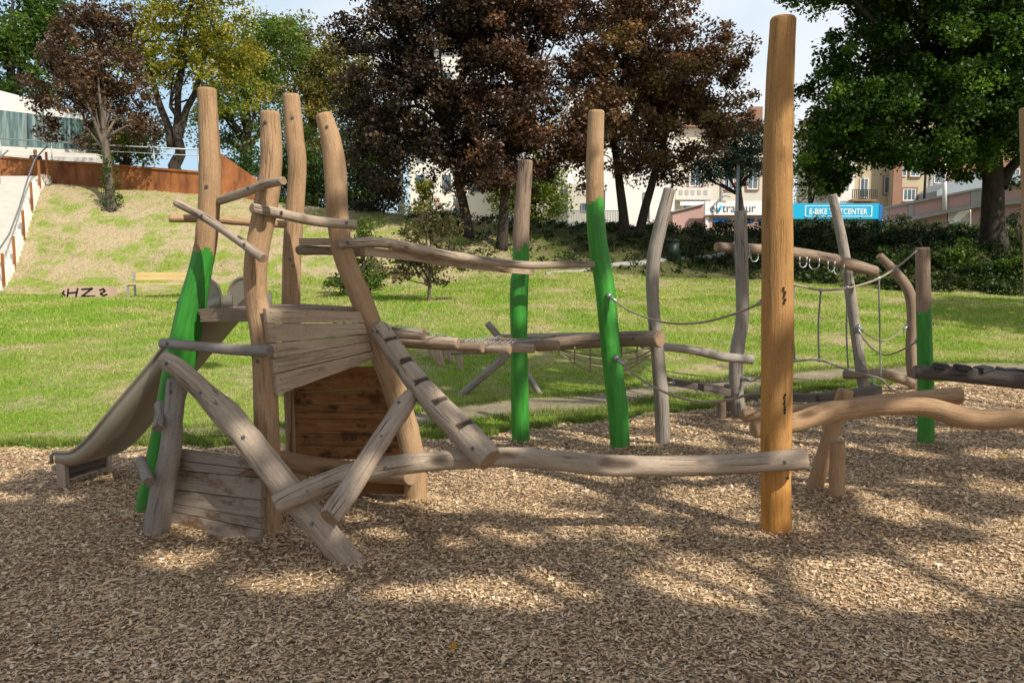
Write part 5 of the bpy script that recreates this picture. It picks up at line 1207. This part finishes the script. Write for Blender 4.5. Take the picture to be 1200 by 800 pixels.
YELL = [(.15, .20, .03), (.28, .28, .04), (.42, .33, .05)]
OLIVE = [(.10, .12, .03), (.19, .18, .05), (.27, .20, .06)]
COPPER = [(.022, .016, .014), (.042, .026, .021), (.085, .042, .028)]
COPPERL = [(.05, .033, .023), (.10, .065, .042), (.18, .115, .07)]

g_ = GT(132, 246)
t1 = tree('copper_tree', 'small airy brownish tree with ivy on its trunk on the bank', g_, .19, [E(110, 95, 33, 78, 80), E(160, 150, 33, 40, 28), E(75, 150, 33, 34, 14), E(115, 30, 33, 50, 35)], 330, 70, .30, .15, COPPERL, 'leafc', 'barkp', 14, 3, .2, .6, .05, .8, seed=2)
# ivy on that trunk
cl = np.array([[g_.x+.30*math.cos(a)+.0, g_.y+.30*math.sin(a), g_.z+h] for a, h in zip(RNG.uniform(0, 6.28, 60), RNG.uniform(0, 2.3, 60))])
crown('ivy', t1, cl, 16, .10, .09, GREEN, 'leaf', 1.)
b_ = Vector((P(205, 200, 41).x, 41, 0)); b_.z = tz(b_.x, 41)
tree('old_tree', 'big old tree with bare forking limbs and sparse yellowing leaves', b_, .45, [E(215, 55, 41, 100, 70), E(160, 60, 41, 50, 50), E(280, 80, 41, 55, 60), E(215, -50, 41, 110, 60)], 520, 55, .40, .19, YELL, 'leaf', 'bark', 5, 3, .45, .6, -.05, .45, seed=5, wob=.3,
     stems=[(Vector((0, 0, 0)), P(208, 125, 41), .45), (Vector((.1, 0, 3.2)), P(262, 20, 41.5), .22), (Vector((-.1, 0, 3.0)), P(155, 10, 40.5), .22), (Vector((0, .1, 3.2)), P(225, -60, 41), .2)])
def bgtree(name, label, px, Y, ells, k, per, crad, size, pal, seed, mat='leaf', tr=.4, **kw):
    x_ = P(px, 200, Y).x; base = Vector((x_, Y, tz(x_, Y))); return tree(name, label, base, tr, ells, k, per, crad, size, pal, mat, 'bark', seed=seed, group='trees behind the lawn', **kw)
bgtree('leafy_tree', 'dense green tree behind the pavilion roof at the top left corner', 15, 50, [E(15, 55, 50, 75, 65), E(-50, 40, 50, 70, 80), E(60, 20, 52, 50, 40)], 230, 110, .75, .26, [(.03, .07, .012), (.06, .12, .02), (.10, .17, .025)], 11)
bgtree('leafy_tree', 'green tree with branches spread between the bent tower posts', 290, 52, [E(290, 120, 52, 50, 60), E(300, 60, 52, 60, 50), E(255, 150, 52, 35, 45)], 190, 90, .65, .22, [(.05, .10, .02), (.09, .16, .03), (.15, .21, .035)], 12, gapf=.12)
bgtree('leafy_tree', 'olive yellow autumn tree left of the dark red trees', 365, 60, [E(365, 110, 60, 65, 85), E(395, 80, 60, 50, 60), E(340, 50, 60, 40, 40)], 230, 110, .75, .24, OLIVE, 13)
bgtree('leafy_tree', 'low green tree behind the rusty wall under the old tree', 150, 47, [E(150, 165, 47, 55, 28), E(100, 165, 48, 30, 20)], 90, 80, .55, .2, LIME, 14, tr=.2)
bgtree('leafy_tree', 'green tree standing in shade right of the back tower post', 350, 46, [E(352, 195, 46, 45, 40), E(300, 205, 47, 40, 28), E(345, 238, 46, 48, 20)], 150, 90, .6, .2, GREEN, 15, tr=.25)
bgtree('leafy_tree', 'bright green bushy tree behind the slim green post top', 625, 46, [E(630, 225, 46, 34, 42), E(595, 235, 46, 24, 30)], 120, 80, .5, .19, LIME, 16, tr=.15)
bgtree('leafy_tree', 'dark green tree mass left of the lamp mast', 425, 45, [E(430, 200, 45, 55, 55), E(455, 150, 46, 50, 40), E(405, 238, 45, 48, 20)], 180, 100, .65, .2, [(.015, .03, .008), (.03, .055, .012), (.05, .085, .02)], 17, tr=.25)
bgtree('leafy_tree', 'pale green tree right behind the orange post', 955, 66, [E(945, 205, 66, 32, 42), E(965, 160, 66, 40, 40)], 110, 80, .6, .2, [(.08, .13, .03), (.14, .19, .05), (.2, .22, .07)], 18, tr=.25)
# the three copper beeches
gA = GT(551, 277); gB = GT(588, 291); gC = GT(740, 277)
tree('copper_tree', 'big blackish red tree with the left of the two dark centre trunks', gA, .21, [E(490, 90, gA.y, 105, 110), E(450, 175, gA.y-1, 70, 50), E(540, 180, gA.y, 70, 45), E(520, 0, gA.y, 100, 70), E(405, 130, gA.y+1, 35, 22), E(440, 225, gA.y+2, 45, 25)], 540, 130, .37, .155, [(.018, .018, .013), (.034, .028, .020), (.080, .052, .034)], 'leafc', 'bark', 22, 3, .3, .5, .16, .7, seed=21, tint=.6)
tree('copper_tree', 'big dark red tree with the right of the two dark centre trunks', gB, .22, [E(610, 110, gB.y, 75, 110), E(590, 195, gB.y-1, 60, 38), E(650, 175, gB.y, 55, 55), E(600, 0, gB.y, 90, 60)], 390, 130, .37, .15, [(.04, .027, .02), (.08, .048, .034), (.16, .085, .05)], 'leafc', 'bark', 20, 3, .3, .5, .2, .7, seed=22, tint=.6)
tree('copper_tree', 'big reddish brown tree on twin trunks right of the leaning green post', gC, .42, [E(740, 80, gC.y, 100, 105), E(700, 150, gC.y-2, 75, 60), E(800, 120, gC.y, 75, 75), E(780, 190, gC.y, 65, 32), E(740, -20, gC.y, 110, 60), E(845, 80, gC.y+1, 46, 60), E(845, 150, gC.y+1, 48, 42), E(705, 215, gC.y-1, 28, 20)], 680, 130, .37, .155, [(.065, .040, .028), (.13, .075, .048), (.27, .155, .085), (.19, .18, .07)], 'leafc', 'bark', 16, 3, .3, .5, .14, .7, seed=23, tint=.6,
     stems=[(Vector((-.25, 0, 0)), P(705, 40, gC.y), .23), (Vector((.28, .1, 0)), P(815, 30, gC.y), .21)])
# blue conifer
b_ = Vector((P(873, 240, 41).x, 41, 0)); b_.z = tz(b_.x, 41)
tree('conifer', 'blue green conifer with dark bare stem behind the street lamp', b_, .22, [E(862, 185, 41, 55, 30), E(875, 158, 41, 40, 24), E(835, 198, 41, 34, 16)], 170, 110, .36, .12, [(.012, .03, .026), (.022, .05, .042), (.04, .075, .06)], 'leaf', 'bark', 14, 3, .35, .5, 0, .6, .4, seed=31, cat='tree')
# right hand tree
gR = GT(1165, 291)
def rt_filter(cl, leafy=True):
    px, py = project(cl[:, 0], cl[:, 1], cl[:, 2]); lim = np.interp(px, [900, 930, 985, 1000, 1060, 1130, 1200], [240, 240, 236, 202, 196, 215, 235])
    return py < lim+RNG.normal(0, 4, len(cl))
tree('leafy_tree', 'large dark green tree with ivy clad trunk at the right', gR, .43, [E(1085, 110, gR.y, 150, 120, 4.2), E(1000, 150, gR.y, 75, 95), E(1180, 80, gR.y, 140, 130, 4.2), E(1010, 215, gR.y, 60, 40), E(1090, 205, gR.y, 50, 22), E(1090, -40, gR.y, 160, 90, 4.2), E(965, 195, gR.y, 48, 48, 1.6), E(985, -85, gR.y-1, 135, 60, 4.2), E(1075, -60, gR.y-1, 100, 60, 4.)], 1750, 120, .34, .155, [(.02, .05, .010), (.045, .10, .018), (.10, .18, .03)], 'leaf', 'bark', 14, 3, .28, .5, .08, .75, seed=41, tint=.6, filt=rt_filter,  # last two crown lobes, above the view, added to shade the bank
     stems=[(Vector((0, 0, 0)), P(1160, 20, gR.y), .43), (Vector((-.25, 0, 2.6)), P(1060, 90, gR.y), .2), (Vector((.1, 0, 2.4)), P(1250, 120, gR.y), .2)])
# young trees on the lawn
g_ = GT(424, 347)
tree('young_tree', 'leafy green young shrub tree right behind the bent right tower post', g_, .05, [E(424, 320, g_.y, 34, 26), E(430, 275, g_.y, 22, 32), E(405, 325, g_.y, 25, 20)], 85, 60, .17, .10, [(.05, .10, .02), (.10, .17, .03), (.17, .22, .045)], 'leaf', 'barkp', 14, 2, .05, .6, .05, 1.2, seed=51)
g_ = GT(503, 353)
tree('young_tree', 'sparse young tree with purplish leaves on a thin stem below the handrails', g_, .05, [E(500, 308, g_.y, 52, 30), E(505, 265, g_.y, 42, 30), E(470, 315, g_.y, 30, 18), E(540, 310, g_.y, 25, 18)], 110, 42, .18, .10, [(.09, .10, .04), (.15, .15, .06), (.18, .12, .09)], 'leaf', 'barkp', 16, 2, .15, .7, .1, 1.2, seed=52)
g_ = Vector((P(515, 235, 40).x, 40, 0)); g_.z = tz(g_.x, 40)
tree('shrub', 'yellow green shrub left of the white kiosk', g_, .08, [E(492, 243, 40, 18, 22), E(500, 225, 40, 14, 16)], 40, 50, .25, .15, YELL, 'leaf', 'bark', 8, 2, .1, seed=53, cat='shrub')
# hedges: each clipped run is a thing
def hedge(name, label, x0, x1, yt0, yt1, Y0, Y1, hpx, dens, pal, thick=.9, seed=0):
    a, c2 = P(x0, yt0, Y0), P(x1, yt1, Y1); k = int((c2-a).length*dens); cl = []
    for i in range(k):
        t = RNG.uniform(0, 1); p = a.lerp(c2, t); gz = tz(p.x, p.y); zt_ = p.z+.12*math.sin(p.x*1.7+seed)+.08*math.sin(p.x*4.1)
        z = gz+(zt_-gz)*RNG.uniform(0, 1)**.6; cl.append((p.x, p.y+RNG.uniform(-.5, .5)*thick, z))
    t = thing(name, (a+c2)/2-Vector((0, 0, .5)), label, 'hedge', 'hedges along the top of the bank')
    crown('foliage', t, np.array(cl), 46, .16, .11, pal, 'leaf', .8, .35)
    mb = MB()
    for i in range(int((c2-a).length/.7)):
        p = a.lerp(c2, (i+.5)/max(1, int((c2-a).length/.7))); gz = tz(p.x, p.y); mb.tube([(p.x, p.y, gz-.1), (p.x+.1, p.y, gz+(p.z-gz)*.8)], [.03, .015], 6)
    mb.build('stems', M['bark'], t)
DG = [(.018, .042, .010), (.035, .07, .015), (.06, .11, .022)]
MG = [(.04, .08, .014), (.075, .135, .022), (.12, .19, .03)]
hedge('hedge', 'loose bright topped hedge in front of the blue grey railing', 655, 792, 266, 264, 36, 36, 1, 15, MG, seed=1)
hedge('hedge', 'clipped dark hedge in front of the pink shop wall', 806, 902, 260, 261, 36.5, 36.5, 1, 18, DG, seed=2)
hedge('hedge', 'long clipped dark hedge below the cyan sign', 905, 1075, 258, 257, 36.5, 34, 1, 18, DG, seed=3)
hedge('hedge', 'dark hedge below the pink ramp left of the big right trunk', 1078, 1150, 260, 262, 33.5, 31.5, 1, 18, DG, seed=4)
hedge('hedge', 'dark hedge at the right edge behind the big right trunk', 1172, 1290, 252, 250, 31, 29, 1, 18, DG, seed=5)
hedge('hedge', 'low loose hedge behind the two dark centre trunks', 540, 655, 270, 268, 37.5, 36.5, 1, 14, MG, seed=6)
hedge('hedge', 'low bright hedge beside the lamp mast under the dark trees', 395, 465, 250, 252, 40, 40, 1, 14, MG, seed=7)
# ground cover on the bank
def cover():
    k = 2300; x = RNG.uniform(-4.5, 23, k); y0 = np.interp(x, [-6, 2, 8, 14, 22], [27.5, 28.7, 27.6, 23.7, 21.2]); y1 = y0+np.interp(x, [-6, 8, 22], [6.8, 7.6, 8]); y = y0+(y1-y0)*RNG.uniform(0, 1, k)
    keep = RNG.uniform(0, 1, k) < np.interp(x, [1, 3, 8, 11], [.22, .32, .4, 1]); x, y = x[keep], y[keep]
    cl = np.stack([x, y, terrain(x, y)+RNG.uniform(.0, .28, len(x))], -1)
    o = crown('ground_cover', None, cl, 42, .24, .12, [(.013, .028, .008), (.025, .047, .011), (.05, .08, .018)], 'leaf', .45, .45)
    tag(o, kind='stuff', label='dark leafy ground cover over the shaded bank', cat='ground cover')
cover()
for i, (px, py, rx, ry, pal, lb) in enumerate(((1120, 300, 26, 18, MG, 'low bright shrub on the bank left of the big right trunk'), (1190, 312, 26, 20, MG, 'leafy shrub on the bank at the right edge'), (1150, 318, 28, 12, DG, 'low dark shrub just below the big right trunk'), (1060, 303, 30, 14, DG, 'low dark shrub on the bank behind the green post'), (1195, 278, 22, 14, LIME, 'pale green shrub right of the ivy clad trunk'))):
    g_ = GT(px, py+ry*.7); tree('shrub', lb, g_, .04, [E(px, py, g_.y, rx, ry)], 46, 50, .16, .10, pal, 'leaf', 'bark', 8, 2, .1, .6, seed=60+i, cat='shrub', group='shrubs on the right hand bank')

# ------------------------------------------------------------------ park trees beside and behind the viewpoint (they shade the playground, leaves thinned to shape its sun patches)
LIT = [(1010, 684, 235, 44, .97), (760, 655, 60, 14, .7), (215, 655, 50, 14, 1), (335, 685, 75, 15, 1), (610, 695, 135, 26, 1), (850, 690, 115, 32, 1), (1040, 682, 170, 30, 1), (1160, 652, 70, 12, 1), (1140, 745, 85, 14, 1), (910, 727, 55, 11, .95), (560, 600, 170, 48, .72), (800, 600, 110, 34, .6), (90, 560, 150, 36, .62), (1130, 470, 120, 24, 1), (485, 590, 50, 20, .95), (430, 545, 70, 34, .8), (900, 600, 70, 34, .65), (700, 660, 110, 18, .75), (480, 700, 70, 14, .85), (740, 520, 80, 20, .5), (370, 640, 50, 16, .8), (1090, 560, 120, 30, .45), (250, 620, 60, 14, .6)]
SHD = [(500, 440, 140, 38), (1160, 365, 90, 42), (380, 430, 60, 60), (690, 425, 70, 25), (960, 470, 90, 15)]
def shade_filter(prob_lawn=.04):
    def f(cl, leafy=True):
        t = cl[:, 2]/SDIR.z; gx = cl[:, 0]-SDIR.x*t; gy = cl[:, 1]-SDIR.y*t; gz = terrain(gx, gy)
        t = (cl[:, 2]-gz)/SDIR.z; gx = cl[:, 0]-SDIR.x*t; gy = cl[:, 1]-SDIR.y*t
        px, py = project(gx, gy, terrain(gx, gy)); inside = gy > 1.8
        pr = np.where(py > 506, 1., prob_lawn); pr = np.where((py <= 520) & (py > 490), .45, pr); pr = np.where((py > 520) & (py < 640) & (px > 420), .58, pr)
        for (a, b_, rx, ry) in SHD: pr = np.where(((px-a)/rx)**2+((py-b_)/ry)**2 < 1, .95, pr)
        for (a, b_, rx, ry, s_) in LIT: pr = np.where((((px-a)/rx)**2+((py-b_)/ry)**2 < 1), np.minimum(pr, 1-s_), pr)
        pr = np.where(inside, pr, .8)
        cx, cy = project(cl[:, 0], cl[:, 1], cl[:, 2]); vis = (cl[:, 1] > .3) & (cx > -120) & (cx < 1320) & (cy > -90)
        if leafy: u_ = np.clip(.5+1.15*np.array([mnoise.noise(Vector((a*2.3, b2*2.3, 1.7)))+.4*mnoise.noise(Vector((a*6.3, b2*6.3, 4.7))) for a, b2 in zip(gx, gy)])+RNG.normal(0, .08, len(cl)), 0.001, .999)
        else: u_ = RNG.uniform(0, 1, len(cl)); pr = np.maximum(pr, .05)
        return (u_ < pr) & ~vis
    return f
SHG = [(.03, .065, .012), (.05, .10, .018), (.08, .14, .025)]
def ptree(label, base, ells, k, seed, tr=.3, prob=.04):
    return tree('park_tree', label, Vector(base), tr, ells, k, 95, .24, .19, SHG, 'leaf', 'bark', 12, 2, .35, .75, -.3, .5, seed=seed, filt=shade_filter(prob), group='park trees around the viewpoint')
ptree('broad green park tree behind the viewpoint on the right', (7.5, -4.5, 0), [(6.6, -2.6, 8.2, 5.6, 5.0, 3.2)], 760, 71)
ptree('broad green park tree behind the viewpoint on the left', (.8, -7, 0), [(.6, -5.2, 8.4, 5.8, 4.6, 3.2)], 680, 72)
ptree('green park tree to the right of the wood chip area', (12.6, 1.5, 0), [(10.8, 1.8, 8.2, 4.6, 4.8, 3.0)], 620, 73)
ptree('green park tree on the lawn beyond the right edge', (20.5, 11.5, tz(20.5, 11.5)), [(19.5, 12.2, 9.6, 4.2, 4.2, 3.0)], 420, 74)
ptree('green park tree beside the viewpoint reaching over the far wood chips', (7.8, 3.4, 0), [(6.0, 4.0, 8.8, 4.8, 4.2, 2.8)], 760, 75, .2)
for o in bpy.data.objects:
    if '_o' in o: del o['_o']
print('meshes', len(bpy.data.meshes), 'polys', sum(len(me.polygons) for me in bpy.data.meshes))
